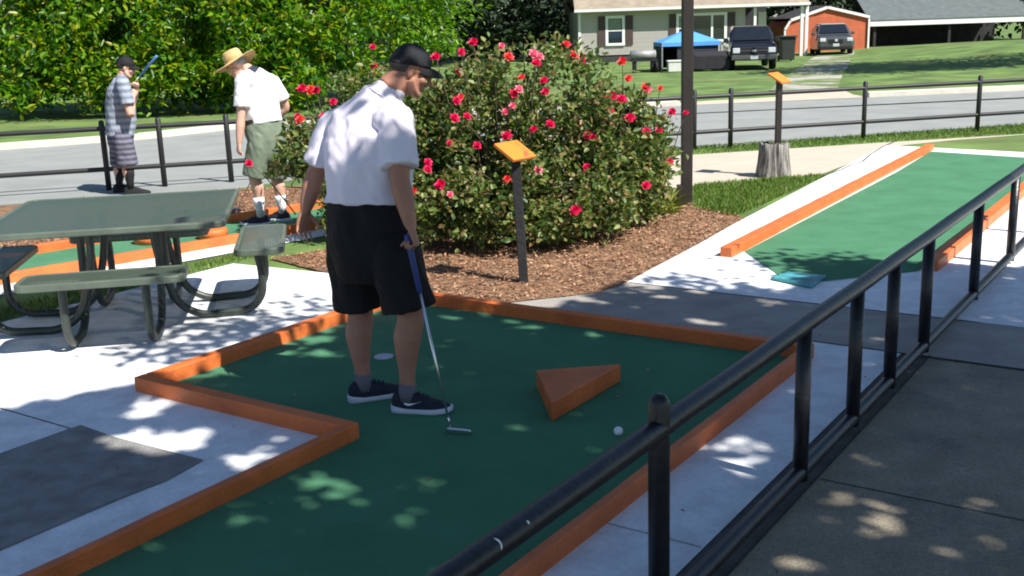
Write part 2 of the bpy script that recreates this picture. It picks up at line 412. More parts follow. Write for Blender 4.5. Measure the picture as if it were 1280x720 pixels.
# course concrete: layers a few millimetres apart
ab = lambda pts: [tuple(AB(a, b).xy) for a, b in pts]
sheet('concrete_walkway', ab([(-6, -1.30), (16, -1.30), (16, 6), (-6, 6)]), .004, 'walk_concrete')
sheet('gravel_margin', ab([(-6, -1.47), (6.0, -1.47), (6.0, -1.30), (-6, -1.30)]), .005, 'margin')
sheet('grey_path', ab([(5.55, -4.35), (5.82, -4.15), (6.45, -3.66), (6.82, -3.62), (6.82, 3), (5.975, 3), (5.975, -1.46), (5.60, -1.46), (5.60, -1.80)]), .008, 'grey_concrete')
sheet('white_strip', ab([(-4, -1.86), (5.6, -1.86), (5.97, -1.95), (5.97, -1.45), (-4, -1.45)]), .009, 'white_concrete')
sheet('white_pad', ab([(6.82, -3.62), (9.485, -3.83), (12.5, -4.03), (16.0, -4.27), (15.2, .6), (6.82, .6)]), .010, 'white_concrete')
sheet('white_pad', ab([(-4, -3.28), (3.44, -3.28), (3.44, -4.80), (6.04, -4.80), (6.06, -5.9), (5.98, -6.86), (-4, -6.9)]), .010, 'white_concrete')
sheet('asphalt_patch', ab([(1.1, -4.62), (1.1, -3.70), (2.50, -3.68), (2.72, -3.66), (2.95, -3.70), (2.93, -4.3), (2.95, -4.60)]), .015, 'dark_patch')
sheet('concrete_path', [(8.5, 16.62), (5.65, 16.02), (2.3, 15.2), (-.5, 14.3), (-.6, 12.9), (1.0, 12.3), (2.128, 12.2), (3.0, 12.45), (3.62, 12.7), (5.55, 15.5), (6.6, 16.0)], .006, 'beige_concrete')
h2 = Vector((math.cos(R(43)), math.sin(R(43)), 0)); hn = Vector((-h2.y, h2.x, 0)); hO = Vector((-3.246, 8.98, 0))
def H2(s, t, z=0.0): return hO+h2*s+hn*t+Vector((0, 0, z))
sheet('white_border', [tuple(H2(s, t).xy) for s, t in [(-5, -.37), (1.9, -.34), (3.4, -.3), (3.4, 0.02), (-5, 0.02)]], .009, 'white_concrete')
bed = [AB(5.68, -4.95).xy, AB(5.70, -4.3).xy, AB(5.84, -4.12).xy, AB(6.45, -3.64).xy, AB(6.82, -3.615).xy, AB(8.3, -3.72).xy, AB(9.6, -3.84).xy,
       Vector((2.15, 10.35)), Vector((1.9, 10.75)), Vector((1.95, 11.5)), Vector((.9, 12.25)), Vector((-.8, 12.9)), Vector((-2.4, 13.4)), Vector((-9, fy(-9)-.8)), H2(-5, 1.13).xy, H2(3.38, 1.13).xy,
       Vector((-1.0, 10.6)), Vector((-1.2, 9.6)), AB(6.25, -6.7).xy, AB(6.06, -5.9).xy, AB(6.06, -4.95).xy]
bed = [tuple(p) for p in bed]
def inside(p, poly):
    c = False; j = len(poly)-1
    for i in range(len(poly)):
        (xi, yi), (xj, yj) = poly[i], poly[j]
        if (yi > p[1]) != (yj > p[1]) and p[0] < (xj-xi)*(p[1]-yi)/(yj-yi)+xi: c = not c
        j = i
    return c
sheet('mulch_bed', bed, .014, 'mulch')
# loose bark chips
P = []
while len(P) < 31000:
    p = (rng.uniform(-5.2, 2.4), rng.uniform(6.4, 13.2))
    if inside(p, bed): P.append((p[0], p[1], .016+rng.random()*.02))
P = np.array(P); n = len(P); d = rand_dirs(n); d[:, 2] *= .3; nr = rand_dirs(n)*.7+np.array([0, 0, 1.0])
o = new_obj('bark_chips', leaf_mesh(P, d, nr, rng.uniform(.015, .050, n), rng.uniform(.006, .019, n), .2), 'chip'); tag(o, kind='stuff', label='loose brown bark chips covering the planting bed', cat='mulch')

def joint(name, pts, w, z=.0115):
    mb = MB()
    for p, q in zip(pts[:-1], pts[1:]):
        p, q = Vector(p), Vector(q); p.z = q.z = 0; d = (q-p).normalized(); n_ = Vector((-d.y, d.x, 0))*w
        mb.add([p-n_+V3(z), q-n_+V3(z), q+n_+V3(z), p+n_+V3(z)], [(0, 1, 2, 3)])
    o = mb.build(name, 'joint_dark'); o['kind'] = 'structure'
V3 = lambda z: Vector((0, 0, z))
joint('paving_joint', [AB(5.975, -1.97), AB(5.975, -.2)], .008); joint('paving_joint', [AB(6.82, -3.6), AB(6.82, -1.2)], .004)
joint('paving_joint', [AB(2.9, -6.85), AB(2.9, -4.4)], .004, .0118); joint('paving_joint', [AB(5.0, -6.85), AB(5.0, -4.82)], .003, .0118); joint('paving_joint', [AB(-1, -1.30), AB(6, -1.30)], .004)
for a_ in (2.2, 4.1, 6.2): joint('paving_joint', [AB(a_, -1.29), AB(a_, 4)], .004, .0062)
for a_ in (1.6, 3.3): joint('paving_joint', [AB(a_, -1.845), AB(a_, -1.46)], .002)
joint('paving_crack', [G(1030, 221), G(1052, 213), G(1064, 207), G(1078, 203), G(1088, 194), G(1104, 184), G(1122, 176)], .012, .0122)
# turf lanes
sheet('putting_green', ab([(-4, -3.26), (3.475, -3.26), (3.475, -4.76), (5.62, -4.76), (5.62, -1.87), (-4, -1.87)]), .013, 'turf')
sheet('putting_green', ab([(8.17, -3.26), (7.43, -2.67), (7.43, -2.38), (8.05, -1.86), (15.0, -1.87), (15.4, -3.50), (13.3, -3.38)]), .014, 'turf')
sheet('putting_green', [tuple(H2(s, t).xy) for s, t in [(-5, .03), (3.3, .03), (3.3, 1.06), (-5, 1.06)]], .013, 'turf')

# grass blades on the small lawns
def grass(name, poly, n, hgt, bbox, label):
    P = []
    while len(P) < n:
        p = (rng.uniform(bbox[0], bbox[1]), rng.uniform(bbox[2], bbox[3]))
        if inside(p, poly): P.append((*p, .0))
    P = np.array(P); d = rand_dirs(n)*.55; d[:, 2] = 1
    me = leaf_mesh(P, d, rand_dirs(n), rng.uniform(.4, 1.1, n)*hgt, rng.uniform(.006, .011, n)*1.3, .1)
    return tag(new_obj(name, me, 'grass_blade'), label, 'grass', kind='stuff')
tri = [(1.86, 10.74), (2.16, 10.2), (3.75, 12.72), (3.1, 12.55), (2.128, 12.25), (1.95, 11.6)]
grass('grass', tri, 9000, .075, (1.8, 3.8, 10.1, 12.8), 'short sunlit grass beside the lamp pole')
strip = [tuple(p) for p in ((-.6, 14.35), (2.3, 15.22), (5.65, 16.04), (8.5, 16.7), (9.5, fy(9.5)+.55), (-.6, fy(-.6)+.3))]
grass('grass', strip, 9000, .065, (-.6, 9.5, 14.3, 18.3), 'grass strip under the far black fence')
st2 = ab([(-4, -7.25), (4.8, -7.25), (6.28, -7.1), (6.35, -6.9), (5.98, -6.87), (-4, -6.91)])
bb = [min(p[0] for p in st2), max(p[0] for p in st2), min(p[1] for p in st2), max(p[1] for p in st2)]
grass('grass', st2, 4500, .06, bb, 'thin grass strip behind the picnic table')

# ------------------------------------------------------------------ timber kerbs
def kerb(p, q, w, label, side=1, h=.09, group='orange timber kerbs'):
    p, q = Vector(p), Vector(q); c = (p+q)/2; L = (q-p).length
    mid = Vector((c.x, c.y, 0)); d = (q-p).normalized(); n = Vector((-d.y, d.x, 0))*side
    mb = MB(); ns = max(2, int(L/.25))
    for k in range(1):
        rs = []
        for i in range(ns+1):
            t = i/ns; w_ = rng.normal()*.0012
            b = p.lerp(q, t)-mid
            rs.append([b+n*w_+Vector((0, 0, .002)), b+n*(w+w_)+Vector((0, 0, .002)), b+n*(w+w_)+Vector((0, 0, h+rng.normal()*.001)), b+n*w_+Vector((0, 0, h+rng.normal()*.001))])
        mb.rings(rs)
    o = mb.build('timber_kerb', 'orange_paint', bevel=.006); o.location = mid
    return tag(o, label, 'kerb', group)
kerb(AB(-2, -3.262), AB(3.425, -3.262), .046, 'orange timber kerb running past the dark asphalt patch towards the bottom edge')
kerb(AB(3.425, -4.80), AB(3.425, -3.262), .075, 'short orange timber kerb between asphalt corner and the standing golfer\'s shoes', side=1)
kerb(AB(3.505, -4.72), AB(5.61, -4.72), .08, 'orange timber kerb next to the picnic table pad, leading behind the golfer\'s legs', side=1)
kerb(AB(5.61, -4.80), AB(5.61, -1.845), .07, 'long orange timber kerb separating the green from the mulch and grey path', side=1)
kerb(AB(-3, -1.845), AB(5.605, -1.845), .045, 'orange timber kerb parallel to the near black railing', side=1)
kerb(AB(7.92, -3.26), AB(15.6, -3.50), .10, 'sunlit orange timber kerb beside the stump, with a squared open end', side=1)
kerb(AB(8.1, -1.74), AB(15.2, -1.78), .10, 'orange timber kerb on the outer edge of the sunlit green past the railing', side=1)
kerb(H2(-5, 0), H2(3.3, 0), .07, 'sunlit orange timber kerb just behind the picnic table', side=1)
kerb(H2(-5, 1.05), H2(3.3, 1.05), .07, 'orange timber kerb behind the feet of the straw hatted person', side=1)
kerb(H2(3.305, 0), H2(3.305, 1.12), .07, 'short orange timber end kerb of the green where the straw hatted person stands', side=-1)

# wedge obstacle
w0 = (G(690, 531)+G(776, 480)+G(671, 485))/3; w0.z = .014
mb = MB(); mb.prism([tuple((G(*p)-w0).xy) for p in ((690, 531), (776, 480), (671, 488))], .0, .098)
tag(mb.build('wedge_obstacle', 'orange_paint', bevel=.006), 'triangular orange wooden wedge lying on the dark green carpet', 'obstacle').location = w0
for (x, y), lb in (((187, 305), 'round orange stump obstacle under the table top, seen left of the table pipes'), ((267, 299), 'round orange stump obstacle right of the table pipes, behind the sunlit kerb')):
    p = G(x, y); p.z = .012; mb = MB(); mb.lathe([(.0, 0), (.135, 0), (.138, .06), (.132, .085), (.115, .093), (0, .095)], n=28, cap=False)
    tag(mb.build('stump_obstacle', 'orange_paint', smooth=True), lb, 'obstacle', 'round orange obstacles').location = p
# ball and cup
bp = G(773, 548); mb = MB(); mb.ell((0, 0, 0), (.0215,)*3, nu=24, nv=16)
o = mb.build('golf_ball', 'ball_white', smooth=True); o.location = (bp.x, bp.y, .0355); tag(o, 'white golf ball resting on the green near the railing post', 'ball')
cp = G(480, 449); t = thing('golf_cup', (cp.x, cp.y, .0145), 'round golf cup with a pale rim sunk in the green behind the standing golfer\'s legs', 'cup')
MB().lathe([(.040, .0), (.056, .0), (.056, .004), (.040, .004), (.040, .0)], n=32, cap=False).build('rim', 'cup_white', t)
MB().lathe([(.0, .001), (.040, .001)], n=32, cap=False).build('liner', 'cup_white', t)
# teal mat
q = [G(963, 352), G(985, 345), G(1032, 350), G(1015, 363)]; c0 = sum(q, Vector())/4
mb = MB(); mb.prism([tuple((p-c0).xy) for p in q], 0, .022)
o = mb.build('tee_mat', 'teal_rubber', bevel=.006); o.location = (c0.x, c0.y, .015); tag(o, 'small teal rubber mat at the pointed start of the sunlit green', 'mat')

# ------------------------------------------------------------------ railings
def rail_fence(name, base, segs, label, cat='railing'):
    """segs: list of (part name, MB)"""
    t = thing(name, base, label, cat)
    for nm, mb, m in segs: mb.build(nm, m, t, smooth=True, xf=lambda p, b=Vector(base): p-b)
    return t
base = AB(2.72, -1.34)
segs = []
tb = -1.34
def caps(mb, a, zt, r):
    mb.tube([AB(a, tb, 0), AB(a, tb, zt-.03), AB(a, tb, zt-.012), AB(a, tb, zt)], [r, r, r*.8, r*.35], 16)
mb = MB(); caps(mb, 2.72, .79, .033); segs.append(('post', mb, 'black_metal'))
for a in (4.0, 4.70, 5.31, 6.0, 7.3, 8.6, 9.9):
    mb = MB(); mb.tube([AB(a, tb, .03), AB(a, tb, .665)], .031, 14); segs.append(('post', mb, 'black_metal'))
mb = MB(); caps(mb, .3, .79, .033); segs.append(('post', mb, 'black_metal'))
mb = MB(); mb.tube([AB(a, tb, .68+.0015*math.sin(a*5)) for a in np.arange(-1, 10.3, .3)], .034, 14); segs.append(('top_rail', mb, 'black_metal'))
mb = MB(); mb.tube([AB(a, tb, .065) for a in np.arange(-1, 10.3, .6)], .03, 14); segs.append(('bottom_rail', mb, 'black_metal'))
for px_, py_, ln in ((608, 681, .030), (641, 655, .010)):
    q_ = G(px_, py_, .69); a_ = q_.dot(E1); u_ = (Vector((0, 0, CAM_H))-AB(a_, tb, .68)); u_ = (u_-E1*u_.dot(E1)).normalized(); w_ = E1.cross(u_)
    mb = MB(); mb.tube([AB(a_, tb, .68)+(u_*math.cos(t_)+w_*math.sin(t_))*.0335+E1*(.006*math.cos(t_*3)) for t_ in np.linspace(-.5*ln/.03, .5*ln/.03, 7)], [.001, .0025, .003, .003, .003, .0025, .001], 6); segs.append(('white_mark', mb, 'ball_white'))  # small curved white marks laid on the top rail
rail_fence('pipe_railing', base, segs, 'black pipe railing crossing the near corner beside the concrete walkway')
for nm, x0, x1, posts, lb in (('tube_fence', -14, -.9, (-12.2, -10.4, -8.6, -6.8, -5.05, -4.40, -3.60, -2.2, -.9), 'black tube fence beside the road beneath the glossy leaved tree'),
                              ('tube_fence', .2, 12.5, (.2, 1.6, 2.72, 3.28, 5.43, 7.4, 9.4, 11.4, 12.5), 'black tube fence behind the sign on the tree stump, along the far road')):
    segs = []
    for x in posts:
        mb = MB(); mb.tube([(x, fy(x), 0), (x, fy(x), .86), (x, fy(x), .88)], [.036, .036, .02], 10); segs.append(('post', mb, 'fence_black'))
    for z, n_ in ((.775, 'top_rail'), (.27, 'bottom_rail')):
        mb = MB(); mb.tube([(x, fy(x), z) for x in np.linspace(x0, x1, 20)], .03, 10); segs.append((n_, mb, 'fence_black'))
    rail_fence(nm, ((x0+x1)/2, fy((x0+x1)/2), 0), segs, lb, 'fence')

# ------------------------------------------------------------------ signs, pole, stump
def sign(base, z0, ztop, lean, label, m, plate_rz, plate_rx, plate_ry, pr=.034, size=(.27, .205)):
    t = thing('hole_sign', base, label, 'sign', 'orange hole signs')
    mb = MB(); mb.box((lean[0]/2, lean[1]/2, (z0+ztop)/2), (pr*2, pr*2, ztop-z0), Matrix.Rotation(math.atan2(lean[0], ztop-z0), 3, 'Y'))
    mb.build('post', m, t, bevel=.006)
    mb = MB(); rot = Matrix.Rotation(plate_rz, 3, 'Z') @ Matrix.Rotation(plate_rx, 3, 'X') @ Matrix.Rotation(plate_ry, 3, 'Y')
    mb.box((lean[0], lean[1], ztop+.018), (size[0], size[1], .022), rot)
    mb.build('plate', 'orange_sign', t, bevel=.003)
    return t
b1 = G(655, 355); b1.z = 0
sign(b1, 0, .965, (-.035, 0), 'slanted orange sign on a dark post in front of the rose bushes', 'weathered_post', R(52), R(32), 0)
sp = G(967, 221); sp.z = 0
t = thing('tree_stump', sp, 'weathered grey tree stump holding the orange sign post beside the grass', 'stump')
def wob(p): 
    a = math.atan2(p.y, p.x); k = 1+.06*math.sin(5*a+.6)+.04*math.sin(11*a+2)+.03*math.sin(17*a)
    return Vector((p.x*k, p.y*k, p.z+.012*math.sin(7*a)*(p.z > .3)))
MB().lathe([(.205, -.01), (.195, .06), (.178, .18), (.168, .30), (.165, .40), (.150, .405), (.145, .38)], n=64, cap=False, warp=wob).build('side', 'stump_wood', t, smooth=True)
MB().lathe([(0, .385), (.150, .385)], n=64, cap=False, warp=wob).build('cut_face', 'stump_top', t)
sign(sp+Vector((.045, .02, 0)), .36, 1.145, (0, 0), 'slanted orange sign on a black post rising from the tree stump', 'dark_brown_paint', R(52), R(32), 0, .034)
lp = G(858, 257); lp.z = 0
t = thing('lamp_pole', lp, 'tall square dark brown lamp pole at the corner of the mulch and grass', 'lamp pole')
MB().box((0, 0, 2.2), (.108, .108, 4.4)).build('pole', 'dark_brown_paint', t, bevel=.008)
MB().box((-.075, -.02, .11), (.05, .09, .22)).build('outlet_box', 'dark_brown_paint', t, bevel=.006)
MB().lathe([(.05, 4.4), (.2, 4.46), (.22, 4.7), (.1, 4.85), (0, 4.87)], n=20, cap=False).build('lantern', 'lens', t, smooth=True)

# ------------------------------------------------------------------ picnic table
tc0 = Vector((-2.58, 7.07, .010)); trz = R(10)
t = thing('picnic_table', tc0, 'dark green perforated metal picnic table with four attached benches', 'picnic table', rz=trz)
def rrect(hx, hy, r, n=6):
    out = []
    for cx, cy, a0 in ((hx-r, hy-r, 0), (-hx+r, hy-r, 90), (-hx+r, -hy+r, 180), (hx-r, -hy+r, 270)):
        out += [(cx+r*math.cos(R(a0+90*k/n)), cy+r*math.sin(R(a0+90*k/n))) for k in range(n+1)]
    return out
def slab(hx, hy, z, th, rim, par, nm):
    o = rrect(hx-rim*.5, hy-rim*.5, .06)
    MB().add([(x, y, z) for x, y in o], [tuple(range(len(o)))]).build(nm, 'perforated', par)
    mb = MB(); loop = rrect(hx, hy, .075); 
    loop2 = rrect(hx-rim, hy-rim, .05)
    n = len(loop); vs = [(x, y, z+.004) for x, y in loop2]+[(x, y, z+.004) for x, y in loop]+[(x, y, z-th) for x, y in loop]+[(x, y, z-th) for x, y in loop2]
    fs = []
    for k in range(4):
        for i in range(n): j = (i+1) % n; fs.append((k*n+i, k*n+j, ((k+1) % 4)*n+j, ((k+1) % 4)*n+i))
    return mb.add(vs, fs), nm
mb, _ = slab(.735, .735, .745, .036, .03, t, 'table_top'); mb.build('top_rim', 'table_rim', t, bevel=.008)
for k in range(4):
    rot = Matrix.Rotation(R(90*k), 4, 'Z')
    def xf(p, rot=rot, off=Vector(((.89, .24, 0), (.80, 0, 0), (.80, 0, 0), (.74, 0, 0))[k])): return rot @ (Vector(p)+off)
    o = rrect(.15, .47, .06)
    MB().add([(x, y, .465) for x, y in o], [tuple(range(len(o)))]).build('bench_seat', 'perforated', t, xf=xf)
    mb, _ = MB(), 0
    loop = rrect(.165, .485, .07); l2 = rrect(.135, .455, .045); n = len(loop)
    vs = [(x, y, .469) for x, y in l2]+[(x, y, .469) for x, y in loop]+[(x, y, .425) for x, y in loop]+[(x, y, .425) for x, y in l2]
    fs = [(k_*n+i, k_*n+(i+1) % n, ((k_+1) % 4)*n+(i+1) % n, ((k_+1) % 4)*n+i) for k_ in range(4) for i in range(n)]
    mb.add(vs, fs).build('bench_rim', 'table_rim', t, bevel=.006, xf=xf)
    for s in (-.24, .24):
        pts = spline([(.80, s, .43), (.82, s, .30), (.81, s, .14), (.72, s, .045), (.56, s, .03), (.40, s, .035), (.27, s, .12), (.20, s, .30), (.16, s, .50), (.15, s, .70)], 5)
        MB().tube(pts, .026, 12).build('pipe_leg', 'pipe_paint', t, smooth=True, xf=lambda p, rot=rot, k=k: rot @ (p+Vector((((.07, .12, 0), (0, 0, 0), (0, 0, 0), (-.05, 0, 0))[k]))))

# ------------------------------------------------------------------ people
def V(*a): return Vector(a)
def ring(c, a, b, ra, rb, n=24, sq=1.0):
    out = []
    for k in range(n):
        t = 2*math.pi*k/n; ct, st = math.cos(t), math.sin(t)
        ct = math.copysign(abs(ct)**sq, ct); st = math.copysign(abs(st)**sq, st)
        out.append(c+a*(ra*ct)+b*(rb*st))
    return out
def hand(mb, w, d, pn, right=True, curls=(12, 20, 14), spread=.10, thumb=(.55, .65, .35), sc=1.0, tcurl=.25):
    d = d.normalized(); pn = (pn-d*pn.dot(d)).normalized()
    t = d.cross(pn) if right else pn.cross(d)
    rs = []
    for q, wd, th in ((-.02, .026, .019), (.01, .028, .018), (.035, .036, .017), (.06, .041, .016), (.085, .041, .014), (.096, .036, .011)):
        rs.append(ring(w+d*q*sc, t, pn, wd*sc, th*sc, 16))
    mb.rings(rs)
    for i, (off, ln, rd) in enumerate(((.031, .074, .0088), (.0105, .083, .0092), (-.0105, .077, .0088), (-.030, .060, .0078))):
        p = w+d*(.088-.004*abs(i-1))*sc+t*off*sc; ang = 0; pts = [p-d*.02*sc, p]; rr = [rd*sc, rd*sc]
        dd = d+t*(1.5-i)*spread
        for k, fr in enumerate((.46, .31, .23)):
            ang += R(curls[k]+3*i)
            p = p+(dd*math.cos(ang)+pn*math.sin(ang)).normalized()*ln*fr*sc; pts.append(p); rr.append((rd-.0009*(k+1))*sc)
        mb.tube(pts, rr, 10, roundcap=True)
    dv = (d*thumb[0]+t*thumb[1]+pn*thumb[2]).normalized(); p = w+d*.022*sc+t*.020*sc
    p1 = p+dv*.040*sc; d2 = (dv+pn*tcurl+d*.25).normalized(); p2 = p1+d2*.030*sc; p3 = p2+(d2+pn*tcurl).normalized()*.024*sc
    mb.tube([p, p1, p2, p3], [.0150*sc, .0115*sc, .0100*sc, .0082*sc], 10, roundcap=True)
def foldfn(seed, amp=.006, sx=9, sz=3.5):
    o = Vector((seed*3.1, seed*1.7, seed))
    return lambda c: amp*noise.noise(Vector((c.x*sx, c.y*sx, c.z*sz))+o)+amp*.5*noise.noise(Vector((c.x*22+c.z*9, c.y*22, c.z*13))+o*2)

def person(J, label, mats, build=1.0, hat='cap', sleeve=.62, hem=.0, short_len=.97, sock=.0, hands=None, voxel=.0055, tick=False, tuck=False, hair='hair_dark', bulge=0):
    root = Vector(J['root']); t = thing('person', root, label, 'person')
    g = lambda k: Vector(J[k])-root
    P, Ch, N, H = g('pelvis'), g('chest'), g('neck'), g('head')
    latH, latS = Vector(J['latH']).normalized(), Vector(J['latS']).normalized()
    hf, hu = Vector(J['hf']).normalized(), Vector(J['hu'])
    hu = (hu-hf*hu.dot(hf)).normalized(); hr = hf.cross(hu)
    k = build; up1 = (Ch-P).normalized(); shm = (g('shL')+g('shR'))/2
    st = [(P-up1*.11, 0, .13, .10), (P-up1*.03, 0, .172, .125), (P.lerp(Ch, .40), .4, .162, .128), (P.lerp(Ch, .8), .8, .172, .130),
          (Ch+(shm-Ch)*.35, 1, .185, .125), (shm-(N-Ch).normalized()*.015, 1, .160, .088), (N-(N-shm)*.35, 1, .085, .07), (N, 1, .062, .06)]
    def torso(mb, infl, lo=0, hi=99, ztop=None, bulk=1.0):
        rs = []
        sel = st[lo:hi]
        for i, (c, f, a, b) in enumerate(sel):
            nx_, pv = sel[min(i+1, len(sel)-1)][0], sel[max(i-1, 0)][0]; u = (nx_-pv).normalized()
            la = latH.lerp(latS, f); la = (la-u*la.dot(u)).normalized(); fr = u.cross(la)
            kk = k if i+lo < 5 else (k+1)/2
            rs.append(ring(c+fr*(.012 if i+lo in (2, 3) else 0), la, fr, a*kk*bulk+infl, b*kk*bulk+infl+(bulge if i+lo in (2, 3) else 0), 28, .9))
        mb.rings(rs)
    # --- body: one continuous skin
    mb = MB(); torso(mb, 0)
    mb.tube([N-(H-N).normalized()*.03, N.lerp(H, .35), H-hu*.05-hf*.012], [.072, .066, .064], 16)
    def hp(r_, f_, u_): return H+hr*r_+hf*f_+hu*u_
    rot = Matrix((hr, hf, hu)).transposed()
    for c, r_ in (((0, -.006, .035), (.077, .097, .088)), ((0, .028, -.034), (.060, .060, .082)), ((0, .058, -.098), (.034, .028, .022)), ((0, .080, .020), (.050, .015, .011)),
                  ((0, .088, -.061), (.022, .009, .0055)), ((0, .086, -.074), (.020, .010, .0065)), ((.038, .062, -.03), (.026, .024, .024)), ((-.038, .062, -.03), (.026, .024, .024)),
                  ((.075, -.008, -.012), (.009, .016, .027)), ((-.075, -.008, -.012), (.009, .016, .027))):
        mb.ell(hp(*c), r_, rot, 20, 14)
    for s in (-1, 1): mb.tube([hp(s*.058, .0, -.045), hp(s*.050, .03, -.082), hp(s*.018, .064, -.102)], [.022, .020, .018], 10)
    mb.tube([hp(0, .084, .014), hp(0, .103, -.012), hp(0, .117, -.036), hp(0, .096, -.046)], [.008, .010, .0140, .011], 10)
    for s in 'LR':
        sh, el, wr = g('sh'+s), g('el'+s), g('wr'+s)
        pts = spline([sh+(shm-sh)*.25, sh, sh.lerp(el, .45), el, el.lerp(wr, .35), wr], 4)
        mb.tube(pts, lerp_list([.044*k, .050*k, .047*k, .041*k, .044*k, .029], 4), 16, roundcap=True)
        if hands and s in hands: hand(mb, wr, right=(s == 'R'), **hands[s])
        hi_, kn, an = g('hip'+s), g('kn'+s), g('an'+s)
        pts = spline([hi_, hi_.lerp(kn, .5), kn, kn.lerp(an, .3), kn.lerp(an, .75), an, an-V(0, 0, .06)], 4)
        bk = Vector(J['toe'+s]).normalized()*-1
        rad = lerp_list([.070*k, .080*k, .057*k, .060*k, .042, .037, .036], 4)
        pts = [p+bk*(.014*math.exp(-((i-12.5)/3.5)**2)) for i, p in enumerate(pts)]
        mb.tube(pts, rad, 16)
        a = Vector(J['toe'+s]).normalized(); mb.tube([an-V(0, 0, .055)-a*.03, an-V(0, 0, .065)+a*.08], [.026, .016], 12, roundcap=True)
    b = new_obj('body', remeshed(mb, voxel, 3), mats['skin'], t)
    # --- eyes, hair, headwear
    for s in (-1, 1): MB().ell(hp(s*.031, .079, -.002), (.012, .008, .0065), rot, 12, 8).build('eye', 'eye', t, smooth=True)
    MB().ell(hp(0, -.034, .020), (.0765, .074, .058), rot, 24, 16).build('hair', hair, t, smooth=True)
    mb = MB()
    if hat == 'cap':
        rs = []
        for j in range(11):
            th = R(8+82*j/10); rr = math.sin(th); z = math.cos(th)
            rs.append([hp(.0845*rr*math.cos(2*math.pi*i/28), -.006+.104*rr*math.sin(2*math.pi*i/28), .036+.094*z-.013*(1-math.sin(2*math.pi*i/28))*(1-z)) for i in range(28)])
        mb.rings(rs); o = mb.build('cap', mats['hat'], t, smooth=True)
        mb = MB(); n = 15; top = []; 
        for lay in (0, .005):
            for j in range(6):
                f = j/5
                for i in range(n):
                    x = -1+2*i/(n-1); rad = math.sqrt(max(0, 1-x*x)); ww = .076*(1-.08*f)
                    y = .035+.062*rad+f*(.072*rad**.6+.004)
                    top.append(hp(x*ww, y, .040-.020*x*x-.024*f*f+lay-.004))
        A = 6*n; fs = []
        for j in range(5):
            for i in range(n-1):
                q = (j*n+i, j*n+i+1, (j+1)*n+i+1, (j+1)*n+i); fs += [q, tuple(A+v for v in q[::-1])]
        for i in range(n-1): fs.append((5*n+i, 5*n+i+1, A+5*n+i+1, A+5*n+i))
        mb.add(top, fs); mb.build('brim', mats['hat'], o, smooth=True)
        MB().ell(hp(0, -.006, .131), (.008, .008, .004), rot, 10, 6).build('button', mats['hat'], o, smooth=True)
    else:
        prof = [(.198, .024), (.190, .030), (.14, .022), (.098, .026), (.091, .032), (.088, .07), (.080, .118), (.068, .134), (.045, .128), (.02, .122), (0, .121)]
        def wp(p): return Vector((p.x*.94, p.y*1.12, p.z+(-.9*p.x*p.x+.35*p.y*abs(p.y)*-1 if math.hypot(p.x, p.y) > .1 else 0)))
        mb = MB(); mb.lathe(prof, n=40, cap=False, warp=wp)
        o = mb.build('straw_hat', mats['hat'], t, smooth=True, xf=lambda p: hp(p.x, p.y, p.z))
        mb = MB(); mb.lathe([(.0925, .034), (.0905, .062)], n=40, cap=False, warp=wp); mb.build('hat_band', 'straw_band', o, smooth=True, xf=lambda p: hp(p.x, p.y, p.z))
    # --- shirt
    mb = MB(); lo = 1 if not tuck else 2
    if tuck: st[2] = (P.lerp(Ch, .22), .3, .165, .128)
    elif hem: st[1] = (P-up1*hem, 0, .182, .140)
    torso(mb, .020, lo, 7)
    for s in 'LR':
        sh, el = g('sh'+s), g('el'+s); e = sh.lerp(el, sleeve)
        mb.tube([sh+(shm-sh)*.45, sh+(sh-shm)*.02, sh.lerp(el, .3), e], [.066*k, .074*k, .078*k, .080*k], 20)
        mb.tube([N.lerp(shm, .45)+(sh-shm)*.18, N.lerp(shm, .72)+(sh-shm)*.5, sh.lerp(el, .04)], [.066, .074, .076*k], 16, roundcap=True)
    shirt = new_obj('shirt', remeshed(mb, voxel*1.25, 6, foldfn(root.x, .012, 10, 4)), mats['shirt'], t)
    u = (N-shm).normalized(); la = (latS-u*latS.dot(u)).normalized(); fr = u.cross(la); c = N+(shm-N)*.12
    mb = MB(); mb.rings([ring(c+u*(z*1.0)+fr*f, la, fr, a, b_, 28) for z, a, b_, f in ((-.055, .112, .092, -.004), (-.01, .082, .078, .002), (.026, .069, .068, .004), (.030, .062, .062, .004), (-.01, .064, .064, 0))], cap=False)
    mb.build('collar', mats.get('collar', mats['shirt']), shirt, smooth=True)
    # --- shorts
    mb = MB(); u = up1; la = (latH-u*latH.dot(u)).normalized(); fr = u.cross(la)
    wz = .12 if tuck else J.get('wz', .06)
    mb.rings([ring(P+u*wz, la, fr, .168*k+.012, .128*k+.012, 28), ring(P+u*wz*.5, la, fr, .178*k+.012, .134*k+.014, 28), ring(P, la, fr, .182*k+.014, .138*k+.016, 28), ring(P-u*.09, la, fr, .178*k+.012, .132*k+.016, 28), ring(P-u*.16, la, fr, .172*k, .122*k+.006, 28), ring(P-u*.24, la, fr, .150*k, .100*k, 28), ring(P-u*.29, la, fr, .10*k, .07*k, 28)])
    for s in 'LR':
        hi_, kn = g('hip'+s), g('kn'+s); e = hi_.lerp(kn, short_len)
        mb.tube([hi_+V(0, 0, .02), hi_.lerp(kn, .25), hi_.lerp(kn, .6), e], [.092*k, .113*k, .112*k, .116*k], 24)
    sh_o = new_obj('shorts', remeshed(mb, voxel*1.25, 5, foldfn(root.y, .015, 9, 2.6)), mats['shorts'], t)
    if tuck:
        MB().rings([ring(P+u*(wz+z), la, fr, .168*k+.020, .128*k+.020, 28) for z in (-.022, .018)], cap=False).build('belt', 'belt', t, smooth=True)
